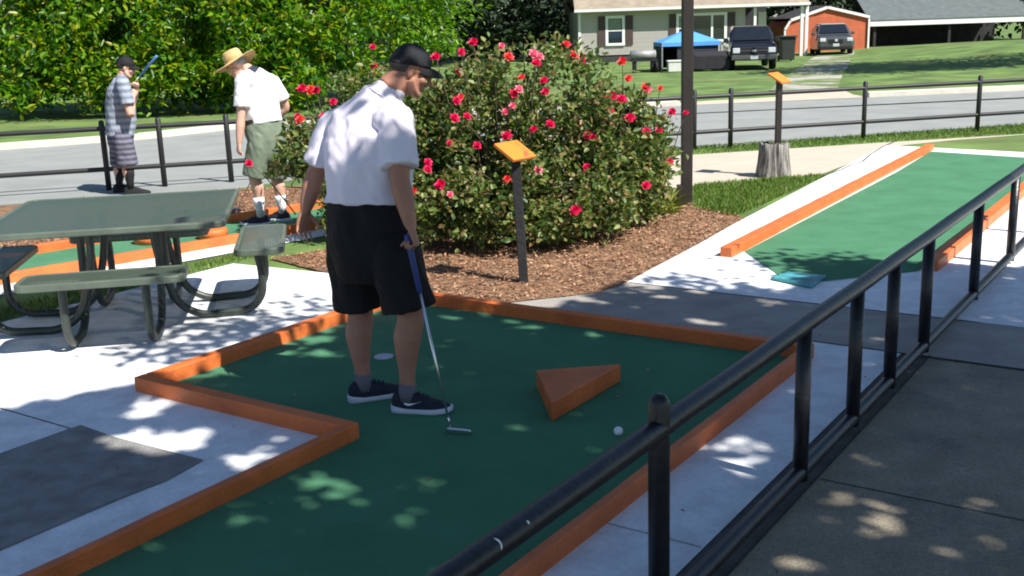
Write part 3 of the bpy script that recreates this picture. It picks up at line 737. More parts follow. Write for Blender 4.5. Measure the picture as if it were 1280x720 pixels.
    # --- socks and shoes
    for s in 'LR':
        kn, an = g('kn'+s), g('an'+s); a = Vector(J['toe'+s]).normalized(); rr = Vector((a.y, -a.x, 0))
        if sock:
            pts = [an.lerp(kn, sock), an.lerp(kn, sock*.6), an.lerp(kn, min(.1, sock*.3)), an-V(0, 0, .05)]
            rb = .036+.024*min(1, sock/.6)
            MB().tube(pts, [rb+.006, rb+.002, .043, .043], 16).build('sock', mats['sock'], t, smooth=True)
        gz = J.get('gz', .014)
        base = Vector((an.x, an.y, gz-root.z))
        secs = [(-.082, .012, .060), (-.074, .030, .094), (-.045, .038, .112), (-.005, .041, .114), (.040, .042, .104), (.085, .045, .086), (.135, .048, .068), (.180, .042, .056), (.210, .028, .046), (.222, .010, .036)]
        mb = MB(); rs = []
        for f, w_, h_ in secs:
            w_ *= 1.06; pts = []
            for q in range(16):
                th = 2*math.pi*q/16; cx, sx_ = math.cos(th), math.sin(th)
                zz = .018+(h_-.018)*(max(0, sx_)**.8) if sx_ > 0 else .018+.004*sx_
                pts.append(base+a*f+rr*(w_*math.copysign(abs(cx)**.75, cx)*(1 if sx_ <= 0 else 1-.25*sx_))+V(0, 0, zz))
            rs.append(pts)
        mb.rings(rs); shoe = mb.build('shoe', mats['shoe'], t, smooth=True)
        sd = shoe.modifiers.new('sub', 'SUBSURF'); sd.levels = 1; sd.render_levels = 1
        mb = MB(); rs = []
        ol = [(f, w_*1.12+.003) for f, w_, h_ in secs]
        def lvl(z, inf): 
            L_ = [base+a*(f*1.02)+rr*(w_+inf)+V(0, 0, z(f)) for f, w_ in ol]+[base+a*(f*1.02)-rr*(w_+inf)+V(0, 0, z(f)) for f, w_ in ol[::-1]]
            return L_
        toe = lambda f: .012*max(0, (f-.13)/.09)**2
        mb.rings([lvl(lambda f: toe(f), -.004), lvl(lambda f: .006+toe(f), .002), lvl(lambda f: .022+toe(f)+.012*max(0, -f/.08), .001), lvl(lambda f: .026+toe(f)+.012*max(0, -f/.08), -.008)])
        mb.build('sole', mats['sole'], shoe, smooth=True)
        if tick and s == 'R':
            mb = MB(); cur = []
            for q in range(9):
                x = q/8; f = -.005+.085*x; z = .050+.018*x**1.8+.016*max(0, .25-x)*2; th = .0055*math.sin(math.pi*min(1, x*1.25+.12))**.8*(1-x*.75)
                w_ = .0455*1.06*(1-.06*x); cur.append((f, z, th, w_))
            vs = []
            for f, z, th, w_ in cur:
                vs += [base+a*f+rr*(w_+.003)+V(0, 0, z-th), base+a*f+rr*(w_-.001)+V(0, 0, z+th)]
            vs2 = [v+rr*.003 for v in vs]; n2 = len(vs)
            mb.add(vs+vs2, [(2*i, 2*i+1, 2*i+3, 2*i+2) for i in range(8)]+[(n2+2*i, n2+2*i+2, n2+2*i+3, n2+2*i+1) for i in range(8)])
            mb.build('side_mark', 'sock_white', shoe)
        mb = MB()
        for q in range(4):
            f = .035+.022*q; z = .108-.0085*q
            mb.tube([base+a*f+rr*(-.026)+V(0, 0, z-.012), base+a*(f+.004)+V(0, 0, z+.004), base+a*f+rr*.026+V(0, 0, z-.012)], .0035, 6)
        mb.build('laces', mats['shoe'], shoe, smooth=True)
    return t

def putter(top, heel, head_dir, label, grip_m, grip_len=.27, shaft_m='steel_shaft', flip=1, on_ground=True):
    top, heel = Vector(top), Vector(heel); t = thing('putter', heel, label, 'putter')
    a, b = top-heel, Vector((0, 0, .055)) if on_ground else (top-heel).normalized()*.055
    d = (a-b).normalized(); 
    MB().tube([b, b+d*((a-b).length-grip_len)], [.0052, .0068], 12).build('shaft', shaft_m, t, smooth=True)
    g0 = a-d*grip_len
    MB().tube([g0-d*.002, g0, a-d*.02, a, a+d*.004], [.008, .0125, .0155, .0155, .010], 14).build('grip', grip_m, t, smooth=True)
    hd = Vector(head_dir).normalized(); sd_ = Vector((-hd.y, hd.x, 0))*flip
    mb = MB(); 
    rs = []
    for f, w_, z0, z1 in ((-.014, .010, .006, .022), (-.008, .016, .002, .026), (.03, .017, .001, .025), (.07, .017, .001, .024), (.098, .014, .003, .022), (.106, .008, .007, .017)):
        rs.append([hd*f+sd_*w_*x+V(0, 0, z) for x, z in ((-1, z0), (1, z0), (1, z1*.62), (.2, z1*.72), (.1, z1), (-1, z1))])
    mb.rings(rs)
    hdo = mb.build('head', 'chrome', t, bevel=.002)
    MB().tube(spline([V(0, 0, .016), V(0, 0, .035)+hd*.0, b+d*.004, b+d*.02], 4), [.0058]*13, 10).build('hosel', 'chrome', hdo, smooth=True)
    return t

# the standing putter ---------------------------------------------------------
fwd = V(.62, .78, 0)
J1 = dict(root=V(-.62, 5.16, .013), wz=.14, pelvis=Q(459, 280, 5.22), chest=Q(459, 188, 5.27), neck=Q(492, 107, 5.33), head=Q(512, 88, 5.36),
          latH=(.88, -.47, 0), latS=(.83, -.55, -.02), hf=(.93, .25, -.34), hu=(.30, .1, 1),
          shL=Q(421, 156, 5.43), shR=Q(496, 152, 5.15), elL=Q(393, 222, 5.40), wrL=Q(382, 262, 5.36), elR=Q(500, 226, 5.03), wrR=Q(513, 281, 4.98),
          hipL=Q(436, 296, 5.32), hipR=Q(488, 298, 5.13), knL=Q(451, 392, 5.33), knR=Q(514, 394, 5.11), anL=Q(454, 476, 5.26), anR=Q(509, 488, 5.07), toeL=(.93, .36, 0), toeR=(.97, -.18, 0), gz=.013)
person(J1, 'person in pale polo, black cap and black shorts standing on the green holding a putter', dict(skin='skin_tan', hat='cap_black', shirt='polo_white', shorts='shorts_black', shoe='shoe_navy', sole='shoe_sole', sock='sock_grey'),
       build=1.15, hat='cap', sleeve=.78, hem=-.095, short_len=.90, sock=.09, tick=True, bulge=.032,
       hands=dict(L=dict(d=V(-.22, -.05, -.97), pn=V(.6, -.75, 0), curls=(14, 22, 16), spread=.16), R=dict(d=V(.25, -.10, -.95), pn=V(-.85, -.10, -.5), curls=(58, 80, 55), spread=.04, thumb=(.6, .4, .5), tcurl=.6, sc=1.1)))
gd = V(.25, -.10, -.95).normalized(); gn = V(-.85, -.10, -.5); gn = (gn-gd*gn.dot(gd)).normalized(); gp = Vector(J1['wrR'])+gd*.098+gn*.034; gh = G(562, 541, .014)
putter(gp+(gp-gh).normalized()*.055, gh, (.97, -.24, 0), 'steel putter with dark blue grip held by the standing person on the green', 'grip_blue')

# straw hatted person ------------------------------------------------------------
J2 = dict(root=V(-2.45, 11.25, .013), pelvis=Q(332, 166, 11.2), chest=Q(321, 118, 11.25), neck=Q(307, 87, 11.2), head=Q(295, 80, 11.15),
          latH=(.80, .60, 0), latS=(.86, .50, -.03), hf=(-.90, .22, -.42), hu=(-.12, .05, 1),
          shL=Q(303, 101, 11.05), shR=Q(341, 103, 11.42), elL=Q(301, 147, 11.0), wrL=Q(299, 178, 10.97), elR=Q(357, 133, 11.5), wrR=Q(338, 158, 11.55),
          hipL=Q(325, 170, 11.1), hipR=Q(343, 169, 11.3), knL=Q(318, 221, 11.1), knR=Q(345, 221, 11.35), anL=Q(326, 264, 11.12), anR=Q(353, 260, 11.35), toeL=(-.95, .2, 0), toeR=(-.85, .4, 0), gz=.013)
CAMP = Vector((0, 0, CAM_H))
for k_ in list(J2):
    if k_ not in ('latH', 'latS', 'hf', 'hu', 'toeL', 'toeR', 'gz', 'root'): J2[k_] = CAMP+(Vector(J2[k_])-CAMP)*.952
J2['root'] = Vector((J2['anL'].x*.5+J2['anR'].x*.5, J2['anL'].y*.5+J2['anR'].y*.5, .013))
person(J2, 'person in straw hat, white polo and sage shorts bending over beside the roses', dict(skin='skin_pale', hat='straw', shirt='polo_bright', collar='navy_collar', shorts='shorts_sage', shoe='shoe_navy', sole='shoe_sole', sock='sock_white'),
       build=1.02, hat='straw', sleeve=.72, tuck=True, short_len=1.0, sock=.42, voxel=.008, hair='hair_grey', bulge=.02,
       hands=dict(L=dict(d=V(-.15, -.1, -1), pn=V(.75, .6, 0), curls=(35, 50, 30), spread=.04), R=dict(d=V(-.7, .1, -.6), pn=V(.2, .1, -.9), curls=(40, 60, 40), spread=.04)))
putter(Q(338, 176, 10.95), G(300, 262, .014), (-.95, -.2, 0), 'thin putter held low by the person in the straw hat', 'cap_black')

# striped shirt person -------------------------------------------------------------
J3 = dict(root=V(-4.93, 13.25, .004), pelvis=Q(150, 165, 13.25), chest=Q(149, 124, 13.25), neck=Q(153, 97, 13.25), head=Q(157, 84, 13.25),
          latH=(.35, -.94, 0), latS=(.40, -.92, 0), hf=(.92, .30, -.25), hu=(.2, 0, 1),
          shL=Q(150, 103, 13.47), shR=Q(153, 104, 13.04), elL=Q(165, 128, 13.45), wrL=Q(171, 112, 13.3), elR=Q(163, 143, 12.98), wrR=Q(166, 122, 13.15),
          hipL=Q(150, 170, 13.38), hipR=Q(152, 170, 13.12), knL=Q(150, 207, 13.4), knR=Q(160, 207, 13.12), anL=Q(149, 229, 13.38), anR=Q(163, 231, 13.1), toeL=(.9, .3, 0), toeR=(.95, .2, 0), gz=.004)
person(J3, 'person in grey blue striped shirt and plaid shorts by the fence holding a club up', dict(skin='skin_pale', hat='cap_black', shirt='shirt_stripe', shorts='shorts_plaid', shoe='cap_black', sole='cap_black', sock='cap_black'),
       build=1.06, hat='cap', sleeve=.7, hem=.04, short_len=1.0, sock=.85, voxel=.008, bulge=.02,
       hands=dict(L=dict(d=V(.2, -.4, .9), pn=V(-.3, -.8, 0), curls=(60, 80, 50), spread=.02), R=dict(d=V(.3, .3, .9), pn=V(-.3, .8, 0), curls=(60, 80, 50), spread=.02)))
putter(Q(196, 70, 13.2), Q(142, 133, 13.3), (.3, .5, .8), 'club with bright blue grip resting on the striped shirt person\'s shoulder', 'grip_bright', grip_len=.34, on_ground=False)

# a few dropped leaves on the turf and paving
P = []
for _ in range(70):
    a_, b_ = rng.uniform(.8, 6.8), rng.uniform(-4.9, .4)
    if abs(b_+3.28) < .06 or abs(b_+1.86) < .07: continue
    q_ = AB(a_, b_); P.append((q_.x, q_.y, .019))
P = np.array(P); d = rand_dirs(len(P)); d[:, 2] *= .08
tag(new_obj('fallen_leaves', leaf_mesh(P, d, rand_dirs(len(P))*.2+np.array([0, 0, 1.0]), rng.uniform(.014, .032, len(P)), rng.uniform(.008, .016, len(P)), .2), 'chip'), 'small dry leaves dropped on the turf and paving', 'leaf litter', kind='stuff')
# ------------------------------------------------------------------ trees and shrubs
def foliage(parent, name, m, blobs, n_clump, per, clump_r, leaf, shell=.5, lo=None, org=(0, 0, 0), droop=.1, wr=.5, keep=None, up=.12):
    P, D = crown_points(blobs, n_clump, per, clump_r, shell, lo)
    if lo is not None: P = P[P[:, 2] > lo-.05]; D = D[:len(P)] if len(D) != len(P) else D
    if keep is not None:
        k = keep(P); P, D = P[k], D[k]
    n = len(P); nr = rand_dirs(n)*.9+np.array([0, 0, .9])
    D = D/np.linalg.norm(D, axis=1, keepdims=True); D[:, 2] += up
    L = rng.uniform(.65, 1.25, n)*leaf
    me = leaf_mesh(P-np.array(org), D, nr, L, L*wr, .18, droop)
    return new_obj(name, me, m, parent)
def trunk_mb(base, top, r0, r1, limbs, seed=1, n=12, lo=.35):
    rg = random.Random(seed); mb = MB(); base, top = Vector(base), Vector(top)
    pts = [base.lerp(top, k/8)+V(rg.uniform(-.05, .05), rg.uniform(-.05, .05), 0)*(k > 0) for k in range(9)]
    mb.tube(pts, [r0*(1.35 if k == 0 else 1)+(r1-r0)*k/8 for k in range(9)], n)
    for L in limbs:
        i = rg.randint(max(2, int(8*lo)), 7); p = pts[i]; e = Vector(L); m_ = p.lerp(e, .5)+V(0, 0, (e-p).length*.08)
        rr = (r0+(r1-r0)*i/8)*.55
        mb.tube(spline([p, m_, e], 4), lerp_list([rr, rr*.6, rr*.18], 4), 8)
    return mb
def gaps(scale, thr, seed):
    """drops leaves where a 3D noise is low, so a crown opens into clumps and hollows"""
    return lambda P: np.array([noise.noise(Vector(p)*scale+Vector((seed, seed, seed)))+.45*noise.noise(Vector(p)*scale*2.7) > thr for p in P])
# glossy leaved tree behind the straw hatted person
def tree(name, base, label, blobs, m, n_clump, per, cr, leaf, trunk_top, r0, n_limb=9, seed=3, shell=.5, lo=None, group=None, wr=.5, keep=None):
    base = Vector(base); t = thing(name, base, label, 'tree', group)
    limbs = []
    rg = random.Random(seed)
    for k in range(n_limb):
        c, r = blobs[k % len(blobs)]; a = rg.uniform(0, 6.28); u = rg.uniform(-.5, .7)
        limbs.append(Vector(c)-base+V(r[0]*.75*math.cos(a), r[1]*.75*math.sin(a), r[2]*.75*u))
    trunk_mb((0, 0, -.05), Vector(trunk_top)-base, r0, r0*.3, limbs, seed).build('trunk', 'bark', t, smooth=True)
    foliage(t, 'crown', m, blobs, n_clump, per, cr, leaf, shell, lo, base, wr=wr, keep=keep)
    return t
tree('broadleaf_tree', (-6.6, 28.4, 0), 'large glossy yellow green tree beyond the road, its low crown behind the straw hat',
     [((-6.4, 27.7, 2.0), (2.6, 1.9, 2.1)), ((-9.6, 28.0, 2.0), (2.4, 1.9, 2.2)), ((-12.4, 29, 2.6), (2.2, 1.9, 2.4)), ((-4.5, 28.6, 2.6), (1.7, 1.7, 2.2)), ((-7.6, 28.8, 5.4), (4.6, 2.6, 2.4)), ((-8.0, 26.9, 1.05), (1.6, 1.0, 1.1)), ((-5.4, 26.9, 1.15), (1.2, 1.0, 1.2)), ((-10.8, 27.0, 1.1), (1.6, 1.0, 1.2))],
     'leaf_magnolia', 4200, 24, .25, .20, (-6.8, 28.6, 6.2), .2, 12, 5, .35, .12, wr=.42, keep=gaps(.85, -.06, 3))
tree('bright_tree', (-2.5, 31.5, 0), 'finer bright green tree beyond the road, rising just behind the tall rose bush',
     [((-2.3, 31, 3.4), (1.5, 1.4, 2.6)), ((-3.6, 31.3, 3.0), (1.5, 1.4, 2.4)), ((-2.8, 31.3, 6), (2.0, 1.8, 1.8))], 'leaf_bright', 1100, 26, .26, .16, (-2.6, 31.5, 6.4), .13, 8, 8, .35, .5, wr=.4, keep=gaps(.9, -.08, 5))

# rose bushes with individual blooms
def bloom_mesh(seed, m):
    rg = np.random.default_rng(seed); P, D, N, L, W = [], [], [], [], []
    for ringi, (n, el, ln, wd) in enumerate(((6, 12, .040, .036), (6, 38, .036, .032), (5, 62, .030, .026), (3, 80, .024, .020))):
        for i in range(n):
            a = 2*math.pi*(i+ringi*.4)/n+rg.normal()*.15; e = R(el+rg.normal()*6)
            d = np.array([math.cos(a)*math.cos(e), math.sin(a)*math.cos(e), math.sin(e)])
            P.append(d*.004+np.array([0, 0, .001*ringi])); D.append(d)
            N.append(np.array([-math.cos(a)*math.sin(e), -math.sin(a)*math.sin(e), math.cos(e)])); L.append(ln*rg.uniform(.85, 1.15)); W.append(wd)
    me = leaf_mesh(np.array(P), np.array(D), np.array(N), L, W, .22, -.12); me.materials.append(M[m]); return me
BL = {m: [bloom_mesh(s, m) for s in (1, 2)] for m in ('petal_red', 'petal_pink', 'petal_coral')}
def rose_bush(base, label, blobs, n_clump, per, n_cane, blooms, seed, leaf=.060, lo=.12, keep=None):
    base = Vector(base); t = thing('rose_bush', base, label, 'rose bush', 'rose bushes in the mulch bed'); rg = random.Random(seed)
    mb = MB(); tips = []
    for k in range(n_cane):
        c, r = blobs[k % len(blobs)]; a = rg.uniform(0, 6.28); q = rg.uniform(.5, 1.02)
        e = Vector(c)+V(r[0]*q*math.cos(a), r[1]*q*math.sin(a), r[2]*rg.uniform(.1, 1.05))-base
        s_ = V(rg.uniform(-.25, .25)*r[0], rg.uniform(-.25, .25)*r[1], 0)
        pts = spline([s_, s_.lerp(e, .45)+V(0, 0, .18), e], 4); mb.tube(pts, lerp_list([.011, .008, .003], 4), 6); tips.append(e)
    for p, sz, m in blooms:
        if sz < 0: 
            s_ = V(0, 0, 0)+((p-base)*.6); s_.z = .3*(p-base).z; mb.tube(spline([s_, s_.lerp(p-base, .6)+V(0, 0, .05), p-base], 4), lerp_list([.007, .005, .003], 4), 6)
    mb.build('stems', 'cane', t, smooth=True)
    foliage(t, 'leaves', 'leaf_rose', blobs, n_clump, per, .072, leaf, .42, lo, base, wr=.62, keep=keep)
    for i, (p, sz, m) in enumerate(blooms):
        o = bpy.data.objects.new('bloom', BL[m][i % 2]); C.objects.link(o); o.parent = t; o.location = p-base
        f = Vector((rg.uniform(-.5, .5)+.15, -.75+rg.uniform(-.3, .3), .75)).normalized()
        o.rotation_euler = f.to_track_quat('Z', 'Y').to_euler(); o.scale = (abs(sz),)*3
    return t
r_, p_, c_ = 'petal_red', 'petal_pink', 'petal_coral'
bush_blobs = {
 'mid': [((0.05, 8.9, .40), (.72, .38, .36)), ((-.5, 8.85, .42), (.42, .38, .40)), ((-.15, 9.55, .72), (.72, .62, .74)), ((.35, 9.4, .95), (.62, .55, .80)), ((-.55, 9.35, .75), (.5, .5, .68)), ((.05, 9.7, 1.15), (.75, .6, .52)), ((.25, 9.2, .50), (.65, .42, .42))],
 'right': [((.98, 9.85, .62), (.46, .55, .66)), ((.82, 9.75, .88), (.45, .5, .60)), ((1.16, 10.05, .52), (.34, .42, .56)), ((.72, 9.3, .42), (.42, .4, .36))],
 'left': [((-1.65, 9.9, .58), (.5, .5, .58)), ((-1.15, 9.9, .80), (.5, .5, .75)), ((-1.95, 10.1, .42), (.32, .4, .42)), ((-.8, 9.8, .75), (.4, .5, .7))]}
def front(px, py, blobs):          # where the sight line first meets the shrub
    o = Vector((0, 0, CAM_H)); d = ray(px, py).normalized(); best = None
    for c, r in blobs:
        A = Vector([d[i]/r[i] for i in range(3)]); B = Vector([(o[i]-c[i])/r[i] for i in range(3)])
        a, b, cc = A.dot(A), 2*A.dot(B), B.dot(B)-1.10
        q = b*b-4*a*cc
        if q > 0:
            s = (-b-math.sqrt(q))/(2*a)
            if best is None or s < best: best = s
    return None if best is None else o+d*best
pix = [(545,73,1.15,r_),(576,66,.9,r_),(592,54,1.05,r_),(572,92,.9,r_),(627,59,.9,p_),(635,73,1.2,c_),(666,69,1.15,p_),(674,72,.95,p_),(670,81,1.1,r_),(680,102,.95,r_),(682,116,.95,r_),(641,118,1.05,r_),(648,113,1.0,p_),(570,127,1.0,r_),(576,122,.8,c_),(567,149,1.15,r_),(583,147,.95,r_),
 (632,141,.9,p_),(641,133,.8,p_),(667,163,.9,r_),(687,157,1.05,r_),(633,171,1.1,r_),(596,183,.95,r_),(562,180,.8,r_),(551,232,1.2,r_),(534,204,.95,r_),(534,213,.95,r_),(707,58,1.1,c_),(717,69,.95,c_),(728,73,1.0,r_),(730,80,.8,p_),(672,213,.9,p_),(517,241,1.0,c_),(634,225,.9,c_),(562,244,.8,p_),
 (765,122,1.25,r_),(776,126,1.25,r_),(763,141,.9,r_),(787,149,1.2,r_),(735,171,1.1,r_),(741,173,.9,r_),(727,159,.8,r_),(733,210,.9,r_),(778,78,1.1,c_),(785,99,.9,c_),(806,110,1.05,c_),(809,113,1.05,p_),(840,141,1.0,r_),(807,166,1.05,r_),(824,164,.9,r_),(857,142,.7,r_),(836,204,1.1,r_),(807,233,1.05,r_),(719,264,1.2,r_),(652,98,.8,c_),(825,111,.7,c_),
 (378,112,1.15,r_),(388,114,1.25,c_),(396,114,1.0,r_),(375,151,1.1,c_),(404,146,.9,r_),(416,128,.9,r_),(466,60,.85,r_),(467,83,.8,r_),(311,205,.95,r_),(372,146,.8,r_)]
bl = {'mid': [], 'right': [], 'left': []}
for x, y, s_, m in pix:
    k = 'left' if x < 480 else ('right' if x > 722 else 'mid')
    p = front(x, y, bush_blobs[k]); sz = s_*1.1
    if p is None: p = Q(x, y, {'mid': 9.2, 'right': 9.8, 'left': 9.9}[k]); sz = -s_*1.1
    bl[k].append((p, sz, m))
rose_bush((0, 9.5, .012), 'tall wide rose bush with red blooms behind the slanted orange sign', bush_blobs['mid'], 900, 26, 40, bl['mid'], 1, keep=gaps(2.6, -.13, 2))
rose_bush((1.1, 9.85, .012), 'lower rose bush with loose red blooms next to the lamp pole', bush_blobs['right'], 680, 26, 30, bl['right'], 2, keep=gaps(2.6, -.13, 4))
rose_bush((-1.4, 9.95, .012), 'rose bush with few blooms between the straw hatted person and the standing golfer', bush_blobs['left'], 700, 26, 26, bl['left'], 3,
          keep=lambda P: (P[:, 0] > -2.25+.40*np.maximum(0, P[:, 2]-.5)) & ~((P[:, 0] < -1.72) & (P[:, 2] < .58)))
# strappy plant
dp = G(826, 268); dp.z = .012
t = thing('strap_leaf_plant', dp, 'pale yellow green strap leaved plant at the right foot of the rose bushes', 'plant')
n = 90; a = rng.uniform(0, 6.28, n); e = rng.uniform(.5, 1.35, n)
d = np.stack([np.cos(a)*np.cos(e), np.sin(a)*np.cos(e), np.sin(e)], 1); pos = rng.normal(size=(n, 3))*np.array([.07, .07, 0])
new_obj('leaves', leaf_mesh(pos, d, rand_dirs(n)*.3+np.array([0, 0, 1.0]), rng.uniform(.14, .34, n), .018, .15, .4), 'leaf_strap', t)

# shade tree outside the frame: its crown throws the dappled shade over the near course
shade_poly = [(0.3, -6.0), (2.4, -5.35), (3.35, -4.98), (3.75, -4.62), (5.30, -4.72), (5.74, -4.50), (5.80, -3.75), (6.80, -3.62), (6.92, -2.95), (7.12, -2.50), (7.95, -2.55), (8.25, -2.2), (8.45, -1.5), (8.7, -.4), (8.6, 2.2), (.3, 2.6)]
holes = []
def hole(x, y, ra, rb, z=0.0):
    p = G(x, y); holes.append((p.dot(E1), p.dot(E2), ra, rb))
for x, y, ra, rb in ((905, 590, .10, .085), (940, 575, .05, .04), (1095, 655, .02, .10), (1060, 668, .02, .06), (1040, 690, .015, .07), (1100, 690, .025, .09), (1000, 705, .02, .08), (1085, 575, .02, .08), (870, 570, .03, .04), (920, 552, .03, .04), (415, 612, .05, .06), (392, 600, .05, .07), (440, 620, .04, .05), (375, 612, .035, .04), (345, 460, .04, .09), (330, 430, .03, .05),
                     (292, 582, .06, .09), (320, 572, .05, .06), (350, 552, .04, .04), (200, 505, .05, .09), (175, 520, .06, .10), (175, 505, .06, .08), (395, 427, .06, .10), (400, 445, .06, .10), (640, 590, .03, .035), (648, 540, .035, .05), (600, 392, .03, .10), (660, 412, .03, .07), (640, 405, .03, .07), (735, 420, .03, .06), (560, 400, .025, .06),
                     (700, 372, .04, .12), (745, 378, .04, .12), (880, 405, .05, .14), (830, 372, .04, .1), (960, 380, .04, .1), (1100, 425, .03, .1), (1040, 405, .03, .07), (900, 560, .03, .04), (530, 610, .03, .04), (810, 360, .05, .1), (735, 565, .03, .04), (870, 365, .05, .08), (500, 650, .03, .03), (300, 650, .05, .05), (520, 640, .03, .03), (720, 520, .02, .03), (752, 472, .02, .03), (690, 520, .02, .02)): hole(x, y, ra, rb)
holes += [(q_.dot(E1), q_.dot(E2), ra, rb) for q_, ra, rb in ((p_-SUN*p_.z, ra, rb) for p_, ra, rb in ((Q(455, 160, 5.30), .22, .22), (Q(440, 185, 5.28), .2, .2), (Q(474, 108, 5.36),   .17, .16), (Q(450, 128, 5.38), .2, .2), (Q(428, 150, 5.40), .17, .17), (Q(420, 172, 5.34), .05, .06), (Q(522, 100, 5.40), .05, .05)))]
holes += [(3.02, -4.02, .20, .13), (2.95, -4.25, .13, .10), (3.02, -2.95, .05, .04)]
for k_ in range(26): hole(rng.uniform(985, 1275), rng.uniform(620, 718), rng.uniform(.0, .014), rng.uniform(.01, .05))
for k_ in range(22): hole(rng.uniform(0, 1100), rng.uniform(385, 718), rng.uniform(.0, .012), rng.uniform(.0, .03))
def shade_leaves():
    P, D = [], []; L = []
    poly = shade_poly; tot = 0
    while tot < 118000:
        a, b = rng.uniform(.2, 8.8), rng.uniform(-6.1, 2.6)
        if not inside((a, b), poly): continue
        z = 4.0+2.0*rng.random()+.25*min(4, 8.8-a); s = AB(a, b); c = np.array([s.x+SUN.x*z, s.y+SUN.y*z, z]); k = 56
        q = c+rng.normal(size=(k, 3))*np.array([.24, .24, .18]); sx = q-q[:, 2:3]*np.array([[SUN.x, SUN.y, 1]])
        aa = sx[:, 0]*E1.x+sx[:, 1]*E1.y; bb_ = sx[:, 0]*E2.x+sx[:, 1]*E2.y
        ok = np.array([inside((u, v), poly) for u, v in zip(aa, bb_)])
        for (ha, hb, ra, rb) in holes: ok &= ((aa-ha)/(ra+.045))**2+((bb_-hb)/(rb+.045))**2 > 1
        q = q[ok]; tot += k
        P.append(q); D.append(rand_dirs(len(q)))
    # a light fringe of leaf tips over the picnic pad and the sunlit green
    for (x, y, ra, rb, n_) in ((300, 415, .22, .30, 260), (215, 440, .15, .25, 110), (395, 383, .10, .2, 26), (1045, 335, .22, .34, 300), (860, 355, .1, .25, 80)):
        s = G(x, y); z = 5.2
        uv = rng.normal(size=(n_, 2))*np.array([ra, rb]); zz = z+rng.normal(size=n_)*.5
        q = np.stack([s.x+E1.x*uv[:, 0]+E2.x*uv[:, 1]+SUN.x*zz, s.y+E1.y*uv[:, 0]+E2.y*uv[:, 1]+SUN.y*zz, zz], 1); P.append(q); D.append(rand_dirs(n_))
    return np.concatenate(P), np.concatenate(D)
P, D = shade_leaves(); n = len(P)
tb0 = Vector((7.4, -1.2, 0))
t = thing('shade_tree', tb0, 'tall broad shade tree beyond the right edge whose crown dapples the near course', 'tree')
D[:, 2] *= .4; L = rng.uniform(.075, .13, n)
new_obj('crown', leaf_mesh(P-np.array(tb0), D, rand_dirs(n)*.55+np.array([.5, -.45, .9]), L, L*.62, .12, .1), 'leaf_shade', t)
limbs = [AB(a, b)+SUN*6.6-tb0 for a, b in ((2, -4), (2, -1), (2, 1.5), (4, -4.2), (4.5, -2), (5, .5), (6.8, -3), (7, -1), (7.5, 1), (3, -3), (5.5, -4))]
trunk_mb((0, 0, -.05), (-2.2, 1.0, 7.6), .26, .10, limbs, 4, 14, .4).build('trunk', 'bark', t, smooth=True)

# far woods: dark trees that can be told apart
far = [(-16, 44, 9, 4.2), (-10, 50, 11, 4.6), (-5.5, 58, 12, 4.2), (-1.5, 62, 13, 3.9), (1.6, 66, 12, 3.6), (4.6, 72, 12, 4.2), (9, 76, 13, 4.5), (15, 78, 13, 4.5), (20, 74, 12, 4.2), (25, 76, 13, 4.8), (31, 72, 12, 4.6), (36, 66, 12, 5), (-22, 40, 9, 4.4), (-27, 34, 9, 4.4)]
wl = ['dark dense tree left of the grey house, first from its corner', 'dark tall tree deep behind the rose bush, second left of the grey house']
for i, (x, y, h, r) in enumerate(far):
    bl_ = [((x+rng.normal()*.5, y, h*.40), (r, r, h*.40)), ((x+rng.normal()*.8, y, h*.72), (r*.75, r*.75, h*.30)), ((x-r*.4, y-r*.3, h*.22), (r*.8, r*.7, h*.22)), ((x+r*.45, y-r*.3, h*.25), (r*.75, r*.7, h*.25))]
    lab = 'dark green tree in the shadowy woods behind the houses and road'
    tree('dark_tree', (x, y, 0), lab, bl_, 'leaf_wood', 190, 26, .6, .42, (x, y, h*.8), .22, 6, 30+i, .45, .25, 'dark trees of the far woods', wr=.6)
# yard tree to the right, its shade lies across the drive and the truck
tree('yard_tree', (19.9, 36, .1), 'yard tree with bare lower trunk right of the drive, shading the bank', [((17.6, 35.5, 6.6), (4.0, 3.0, 2.0)), ((20.4, 36, 7.6), (4.0, 3.6, 2.4)), ((15.4, 34.5, 6.0), (2.6, 2.4, 1.4))], 'leaf_bright', 420, 30, .5, .26, (19.4, 35.8, 7.5), .24, 9, 77, .35, 3.6)

# ------------------------------------------------------------------ house, shed, far building
HY = 54.0
def hx(px): return Q(px, 60, HY).x
house = thing('grey_house', (9, HY, 0), 'long grey clapboard house with tan roof and dark shutters behind the road', 'house')
def hp_(name, m, boxes, parent=None, bevel=0.0):
    mb = MB()
    for (x0, x1, y0, y1, z0, z1) in boxes: mb.box(((x0+x1)/2-9, (y0+y1)/2-HY, (z0+z1)/2), (x1-x0, y1-y0, z1-z0))
    return mb.build(name, m, parent or house, bevel=bevel)
HL, HR, CE = hx(724), hx(931), hx(1001)
hp_('wall', 'house_siding', [(HL, HR, HY, HY+8, .34, 2.48)])
hp_('foundation', 'foundation', [(HL+.03, HR-.03, HY+.04, HY+7.9, -.1, .34)])
hp_('corner_trim', 'trim_white', [(HL-.03, HL+.09, HY-.03, HY+.05, .34, 2.40)])
hp_('carport_back_wall', 'carport_dark', [(HR, CE-.2, HY+6.5, HY+6.7, -.05, 2.48)])
hp_('carport_side_wall', 'house_siding', [(HR-.1, HR, HY+.02, HY+8, 0.0, 2.47)])
mb = MB(); ov = .45
prof = [(HY-ov, 2.40), (HY-ov, 2.52), (HY+4, 5.35), (HY+8+ov, 2.52), (HY+8+ov, 2.40), (HY+4, 5.2)]
x0, x1 = HL-.22, CE+.25
vs = [(x0-9, y-HY, z) for y, z in prof]+[(x1-9, y-HY, z) for y, z in prof]
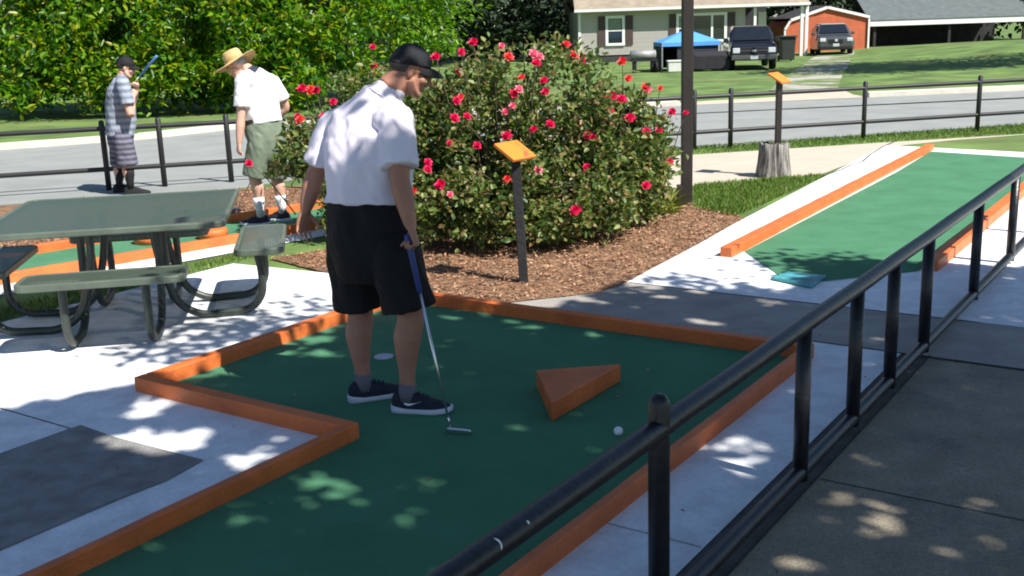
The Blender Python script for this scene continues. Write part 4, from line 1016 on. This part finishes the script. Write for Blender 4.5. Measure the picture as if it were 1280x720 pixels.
mb.add(vs, [tuple(range(6))[::-1], tuple(range(6, 12))]+[(i, (i+1) % 6, 6+(i+1) % 6, 6+i) for i in range(6)])
roof = mb.build('roof', 'roof_tan', house)
hp_('gutter', 'trim_white', [(x0-.02, x1+.02, HY-ov-.09, HY-ov-.005, 2.41, 2.53)], roof)
hp_('soffit', 'house_siding', [(x0+.02, x1-.02, HY-ov+.01, HY-.004, 2.37, 2.398)], roof)
def window(xa, xb, za, zb, panes, shutters):
    w = hp_('window', 'trim_white', [(xa, xb, HY-.07, HY-.003, zb-.13, zb), (xa, xb, HY-.08, HY-.003, za, za+.12), (xa, xa+.13, HY-.07, HY-.003, za+.12, zb-.13), (xb-.13, xb, HY-.07, HY-.003, za+.12, zb-.13)]+
            [(x-.05, x+.05, HY-.065, HY-.003, za+.12, zb-.13) for x in panes])
    hp_('pane', 'glass', [(xa+.12, xb-.12, HY-.02, HY-.006, za+.1, zb-.1)], w)
    xs_ = [xa+.13]+list(panes)+[xb-.13]
    hp_('blind', 'curtain', [(xs_[0]+.03, xs_[1]-.06, HY-.035, HY-.021, (za+zb)/2+.02, zb-.14)], w)
    hp_('sash_bar', 'trim_white', [(xs_[0], xs_[1]-.02, HY-.055, HY-.036, (za+zb)/2-.03, (za+zb)/2+.03)], w)
    for s_ in shutters: hp_('shutter', 'shutter', [(s_, s_+.36, HY-.06, HY-.003, za+.03, zb-.02)])
def hz(px, py): return Q(px, py, HY).z
window(hx(757), hx(781), hz(769, 57), hz(769, 19.5), [], [hx(748), hx(782)])
window(hx(845), hx(908), hz(876, 53), hz(876, 16), [hx(857), hx(889.5)], [hx(836.5), hx(909)])
for px in (941.5,): hp_('porch_post', 'trim_white', [(hx(px)-.06, hx(px)+.06, HY-.3, HY-.18, 0, 2.4)])
hp_('carport_door', 'trim_white', [(hx(953), hx(963), HY+1.0, HY+1.08, .3, 2.15)])
for px in (999.5, 1005.5): hp_('porch_post', 'trim_white', [(hx(px)-.07, hx(px)+.07, HY-.32, HY-.18, 0, 2.4)])
# front-gable red shed
SY = 59.0
def sx_(px): return Q(px, 40, SY).x
shed = thing('red_shed', (sx_(1033), SY, 0), 'low red shed with white trimmed gable behind the grey suv', 'shed')
x0, x1, xc = sx_(983)-shed.location.x, sx_(1083)-shed.location.x, 0.0
ze, za = Q(1080, 23, SY).z+.1, Q(1033, 9, SY).z
zl = ze-.12
mb = MB(); mb.add([(x0, y, z) for y in (0, 4.5) for z in (-.2,)]+[], [])
pr = [(x0, -.2), (x1, -.2), (x1, ze-.06), (xc, za-.08), (x0+.25, zl), (x0, zl-.35)]
vs = [(x, 0, z) for x, z in pr]+[(x, 4.5, z) for x, z in pr]; n = len(pr)
mb = MB(); mb.add(vs, [tuple(range(n)), tuple(range(n, 2*n))[::-1]]+[(i, n+i, n+(i+1) % n, (i+1) % n) for i in range(n)]); mb.build('wall', 'shed_red', shed)
mb = MB()
def bar(p, q, th, y0, y1):
    p, q = Vector((p[0], 0, p[1])), Vector((q[0], 0, q[1])); d = (q-p).normalized(); nn = Vector((-d.z, 0, d.x))*th
    vs = [V(v.x, y, v.z) for y in (y0, y1) for v in (p, q, q+nn, p+nn)]
    mb.add(vs, [(0, 1, 2, 3), (7, 6, 5, 4), (0, 4, 5, 1), (1, 5, 6, 2), (2, 6, 7, 3), (3, 7, 4, 0)])
bar((x0+.22, zl-.02), (xc, za-.08), .14, -.12, -.02); bar((xc, za-.08), (x1+.1, ze-.10), .14, -.12, -.02); bar((x0-.05, zl-.45), (x0+.22, zl-.02), .12, -.12, -.02); bar((x0-.05, -.2), (x0-.05, zl-.44), .09, -.10, .1); bar((x1+.05, ze-.13), (x1+.05, -.2), .09, -.10, .1)
mb.build('fascia', 'trim_white', shed)
mb = MB(); bar((x0+.2, zl+.10), (xc, za+.05), .05, .0, 4.7); bar((xc, za+.05), (x1+.12, ze+.02), .05, .0, 4.7); mb.build('roof', 'carport_dark', shed)
mb = MB(); mb.box((-.5, -.02, .9), (1.7, .05, 1.9)); mb.build('door', 'shed_red', shed, bevel=.01)
# grey roofed building at the right edge
FY = 62.0
fbx = Q(1100, 20, FY).x
fb = thing('grey_roof_building', (fbx+4, FY, 0), 'low building with grey roof and white fascia beyond the grassy bank', 'building')
zf = Q(1105, 26, FY).z
mb = MB(); mb.box((0, 4, 1.2+zf*0), (8.4, .2, 3)); mb.build('back_wall', 'carport_dark', fb)
mb = MB(); mb.box((0, .0, zf-.12), (9.2, .1, .32)); mb.build('fascia', 'trim_white', fb)
mb = MB(); mb.add([(-4.6, -.06, zf+.05), (4.6, -.06, zf+.05), (4.6, 5, zf+2.6), (-4.6, 5, zf+2.6), (-4.6, -.06, zf-.02), (4.6, -.06, zf-.02), (4.6, 5, zf+2.5), (-4.6, 5, zf+2.5)], [(0, 1, 2, 3), (7, 6, 5, 4), (0, 4, 5, 1), (1, 5, 6, 2), (2, 6, 7, 3), (3, 7, 4, 0)]); mb.build('roof', 'roof_grey', fb)
for x in (-4.2, 0, 4.2): mb = MB(); mb.box((x, .2, zf/2-.2), (.14, .14, zf+.1)); mb.build('post', 'carport_dark', fb)
# ------------------------------------------------------------------ vehicles (local: x across, -y front, z up)
def lofted(secs, n_side=1):
    """secs: (y, half width low, half width high, z low, z high)"""
    mb = MB(); rs = []
    for y, wl_, wh, z0, z1 in secs:
        zm = z0+(z1-z0)*.55
        rs.append([V(-wl_, y, z0), V(wl_, y, z0), V(wl_*1.02, y, zm), V(wh, y, z1), V(-wh, y, z1), V(-wl_*1.02, y, zm)])
    mb.rings(rs); return mb
def wheel(parent, x, y, r, w):
    t = MB(); t.lathe([(r*.55, -w/2), (r*.92, -w/2), (r, -w*.36), (r, w*.36), (r*.92, w/2), (r*.55, w/2)], n=28, cap=False)
    rot = Matrix.Rotation(R(90), 3, 'Y'); f = lambda p: rot @ p+V(x, y, r)
    wh = t.build('wheel', 'tyre', parent, smooth=True, xf=f)
    t = MB(); t.lathe([(0, -w*.30), (r*.56, -w*.40), (r*.6, -w*.2), (r*.6, w*.2), (r*.56, w*.40), (0, w*.30)], n=28, cap=False); t.build('rim', 'rim', wh, smooth=False, xf=f)
def part(name, m, par, c, d, bevel=.02): return MB().box(c, d).build(name, m, par, bevel=bevel)
tx = Q(942, 88, 40.4); tx.z = height(tx.x, tx.y)
tr = thing('pickup_truck', tx, 'dark pickup truck facing the road in front of the grey house', 'truck', rz=R(-8))
b = lofted([(0, .90, .86, .50, 1.02), (.12, .98, .92, .42, 1.14), (1.25, .99, .95, .40, 1.20), (1.5, .99, .95, .38, 1.18), (3.4, .99, .95, .38, 1.18), (5.5, .98, .95, .42, 1.16)]).build('body', 'truck_paint', tr, bevel=.05, seg=3)
cab = lofted([(1.20, .93, .90, 1.14, 1.20), (1.85, .93, .74, 1.14, 1.86), (3.1, .93, .76, 1.14, 1.90), (3.45, .93, .80, 1.14, 1.30)]).build('cab', 'truck_paint', tr, bevel=.03)
vs = [V(-.80, 1.24, 1.25), V(.80, 1.24, 1.25), V(.68, 1.80, 1.80), V(-.68, 1.80, 1.80)]
MB().add([v+V(0, -.035, .03) for v in vs]+[v+V(0, .03, 0) for v in vs], [(0, 1, 2, 3), (7, 6, 5, 4), (0, 4, 5, 1), (1, 5, 6, 2), (2, 6, 7, 3), (3, 7, 4, 0)]).build('windshield', 'car_glass', cab)
for s in (-1, 1): MB().add([V(s*.945, 1.65, 1.24), V(s*.945, 3.1, 1.24), V(s*.80, 2.95, 1.78), V(s*.79, 2.0, 1.76), V(s*.90, 1.65, 1.24), V(s*.90, 3.1, 1.24), V(s*.75, 2.95, 1.78), V(s*.74, 2.0, 1.76)], [(0, 1, 2, 3), (7, 6, 5, 4), (0, 4, 5, 1), (1, 5, 6, 2), (2, 6, 7, 3), (3, 7, 4, 0)]).build('side_window', 'car_glass', cab)
gr = part('grille', 'cover_dark', tr, (0, -.02, .84), (1.15, .10, .30))
part('grille_bar', 'suv_paint', gr, (0, -.075, .84), (1.12, .03, .045), .005); part('emblem', 'headlamp', gr, (0, -.09, .84), (.16, .03, .09), .01)
for s in (-1, 1):
    part('headlight', 'headlamp', tr, (s*.74, -.01, .86), (.30, .12, .22)); part('side_mirror', 'truck_paint', tr, (s*1.10, 1.55, 1.28), (.20, .10, .20), .03)
part('bumper', 'suv_paint', tr, (0, -.10, .56), (1.92, .18, .22), .04); part('licence_plate', 'plate', tr, (0, -.20, .56), (.31, .02, .15), .003)
for y in (.95, 4.45):
    for s in (-1, 1): wheel(tr, s*.87, y, .39, .26)
tr.scale = (.86, .86, .84)
sv = Q(1044.5, 70, 52.3); sv.z = height(sv.x, sv.y)
su = thing('suv', sv, 'grey suv with pale roof parked nose out before the red shed', 'car', rz=R(-10))
lofted([(0, .80, .74, .38, .86), (.14, .90, .80, .30, .98), (1.1, .92, .84, .26, 1.08), (1.4, .92, .86, .26, 1.08), (3.8, .92, .86, .26, 1.06), (4.5, .86, .80, .36, 1.0)]).build('body', 'suv_paint', su, bevel=.06, seg=3)
cab = lofted([(1.05, .84, .80, 1.02, 1.08), (1.8, .84, .66, 1.02, 1.58), (3.7, .84, .66, 1.02, 1.60), (4.35, .82, .70, 1.02, 1.10)]).build('cabin', 'suv_paint', su, bevel=.03)
vs = [V(-.72, 1.10, 1.12), V(.72, 1.10, 1.12), V(.60, 1.74, 1.53), V(-.60, 1.74, 1.53)]
MB().add([v+V(0, -.035, .03) for v in vs]+[v+V(0, .03, 0) for v in vs], [(0, 1, 2, 3), (7, 6, 5, 4), (0, 4, 5, 1), (1, 5, 6, 2), (2, 6, 7, 3), (3, 7, 4, 0)]).build('windshield', 'car_glass', cab)
part('roof_panel', 'suv_roof', cab, (0, 2.75, 1.60), (1.22, 2.0, .06), .02)
g2 = part('grille', 'cover_dark', su, (0, .0, .74), (.70, .08, .20)); part('emblem', 'headlamp', g2, (0, -.05, .78), (.14, .03, .12), .01)
part('licence_plate', 'plate', su, (0, -.05, .54), (.31, .03, .15), .003)
for s in (-1, 1): part('headlight', 'headlamp', su, (s*.66, .05, .80), (.30, .16, .20), .04); part('side_mirror', 'suv_paint', su, (s*1.0, 1.5, 1.12), (.18, .10, .14), .03)
part('bumper', 'cover_dark', su, (0, .0, .40), (1.62, .14, .20), .04)
for y in (.85, 3.6):
    for s in (-1, 1): wheel(su, s*.80, y, .34, .22)
su.scale = (.93, .93, .90)
# ------------------------------------------------------------------ yard things
tp = Q(858, 92, 42.5); tp.z = 0
tn = thing('canopy_tent', tp, 'pop up tent with bright blue roof and dark screen sides in the yard', 'tent')
W = 1.12; zt = Q(858, 52, 42.5).z; zp = Q(858, 37, 42.5).z
mb = MB(); mb.add([(-W, -W, zt), (W, -W, zt), (W, W, zt), (-W, W, zt), (-.15, -.15, zp-.05), (.15, -.15, zp-.05), (.15, .15, zp-.05), (-.15, .15, zp-.05), (0, 0, zp), (-W, -W, zt-.14), (W, -W, zt-.14), (W, W, zt-.14), (-W, W, zt-.14)],
    [(0, 1, 5, 4), (1, 2, 6, 5), (2, 3, 7, 6), (3, 0, 4, 7), (4, 5, 8), (5, 6, 8), (6, 7, 8), (7, 4, 8), (9, 10, 1, 0), (10, 11, 2, 1), (11, 12, 3, 2), (12, 9, 0, 3)]); mb.build('canopy', 'tent_blue', tn)
for sx0, sy0 in ((-1, -1), (1, -1), (1, 1), (-1, 1)): MB().tube([V(sx0*(W-.02), sy0*(W-.02), 0), V(sx0*(W-.02), sy0*(W-.02), zt-.02)], .03, 8).build('leg', 'smoker_grey', tn)
mb = MB(); 
for c, d in (((0, W-.06, zt/2), (2*W-.12, .02, zt-.14)), ((-W+.05, 0, zt/2), (.02, 2*W-.2, zt-.14)), ((.25, -W+.08, zt*.62), (2*W-.7, .02, zt*.5))): mb.box(c, d)
mb.build('screen_wall', 'tent_screen', tn)
p = Q(848, 83, 41.0); p.z = 0
t = thing('storage_crate', p, 'white storage crate half hidden under the blue tent', 'crate'); MB().box((0, 0, .2), (.8, .4, .36)).build('bin', 'crate_white', t, bevel=.02); MB().box((0, 0, .41), (.86, .45, .06)).build('lid', 'crate_white', t, bevel=.015)
p = Q(886, 92, 41.0); p.z = 0
t = thing('covered_grill', p, 'low dark covered grill on the lawn right of the tent', 'grill')
lofted([(-.35, .72, .60, .06, .60), (0, .78, .66, .06, .72), (.35, .72, .60, .06, .60)]).build('cover', 'cover_dark', t, bevel=.05); 
for s in (-1, 1): MB().tube([V(s*.6, -.2, 0), V(s*.6, -.2, .1)], .03, 8).build('leg', 'smoker_grey', t)
p = Q(806, 92, 41.5); p.z = 0
t = thing('barrel_smoker', p, 'grey barrel smoker on a dark wheeled stand left of the tent', 'smoker')
zb_ = .66
MB().tube([V(-.55, 0, zb_), V(-.53, 0, zb_), V(.40, 0, zb_), V(.42, 0, zb_)], [.10, .17, .17, .10], 16).build('barrel', 'smoker_grey', t, smooth=True)
mb = MB()
for x in (-.42, -.36, .26, .34): mb.tube([V(x, -.12, .0), V(x, -.10, zb_-.1)], .04, 8); mb.tube([V(x, .12, .0), V(x, .10, zb_-.1)], .04, 8)
mb.box((-.03, 0, .46), (1.0, .34, .08)); mb.build('stand', 'cover_dark', t)
wheel(t, .42, -.15, .20, .1)
p = Q(983, 75, 48); p.z = height(p.x, p.y)
t = thing('wheelie_bin', p, 'dark wheeled rubbish bin standing between the truck and white posts', 'bin')
lofted([(-.32, .28, .33, .06, 1.0), (.32, .26, .33, .06, 1.02)]).build('bin_body', 'bin_dark', t, bevel=.03); MB().box((0, -.02, 1.05), (.74, .74, .07)).build('lid', 'bin_dark', t, bevel=.02)
for s in (-1, 1): wheel(t, s*.27, .3, .12, .06)

# ------------------------------------------------------------------ light, sky, camera
w = bpy.data.worlds.new('World'); S.world = w; w.use_nodes = True; nt = w.node_tree
sky = nt.nodes.new('ShaderNodeTexSky'); sky.sky_type = 'NISHITA'; sky.sun_disc = False; sky.ozone_density = 4.0; sky.dust_density = .4
el = math.atan2(SUN.z, math.hypot(SUN.x, SUN.y)); sky.sun_elevation = el; sky.sun_rotation = math.atan2(SUN.x, SUN.y)
nt.links.new(sky.outputs[0], nt.nodes['Background'].inputs[0]); nt.nodes['Background'].inputs[1].default_value = .074
sl = bpy.data.lights.new('sun', 'SUN'); sl.energy = 5.0; sl.angle = R(.5); sl.color = (1, .955, .88)
so = bpy.data.objects.new('sun', sl); C.objects.link(so); so.rotation_euler = SUN.to_track_quat('Z', 'Y').to_euler(); so.location = (6, 4, 12)
cd = bpy.data.cameras.new('camera'); cd.sensor_width = 36; cd.sensor_fit = 'HORIZONTAL'; cd.lens = 36*F_PX/1280; cd.clip_end = 3000; cd.clip_start = .05
co = bpy.data.objects.new('camera', cd); C.objects.link(co)
z_ = -ray(640, 360).normalized(); x_ = (ray(641, 360)-ray(640, 360)).normalized(); y_ = z_.cross(x_).normalized(); x_ = y_.cross(z_)
mw = Matrix((x_, y_, z_)).transposed().to_4x4(); mw.translation = (0, 0, CAM_H); co.matrix_world = mw
S.camera = co
S.view_settings.view_transform = 'Standard'; S.view_settings.look = 'None'; S.view_settings.exposure = .75; S.view_settings.gamma = 1; S.view_settings.use_curve_mapping = False
S.render.engine = 'CYCLES'; S.cycles.use_denoising = True; S.cycles.filter_width = 1.9; S.cycles.transparent_max_bounces = 12; S.cycles.max_bounces = 7
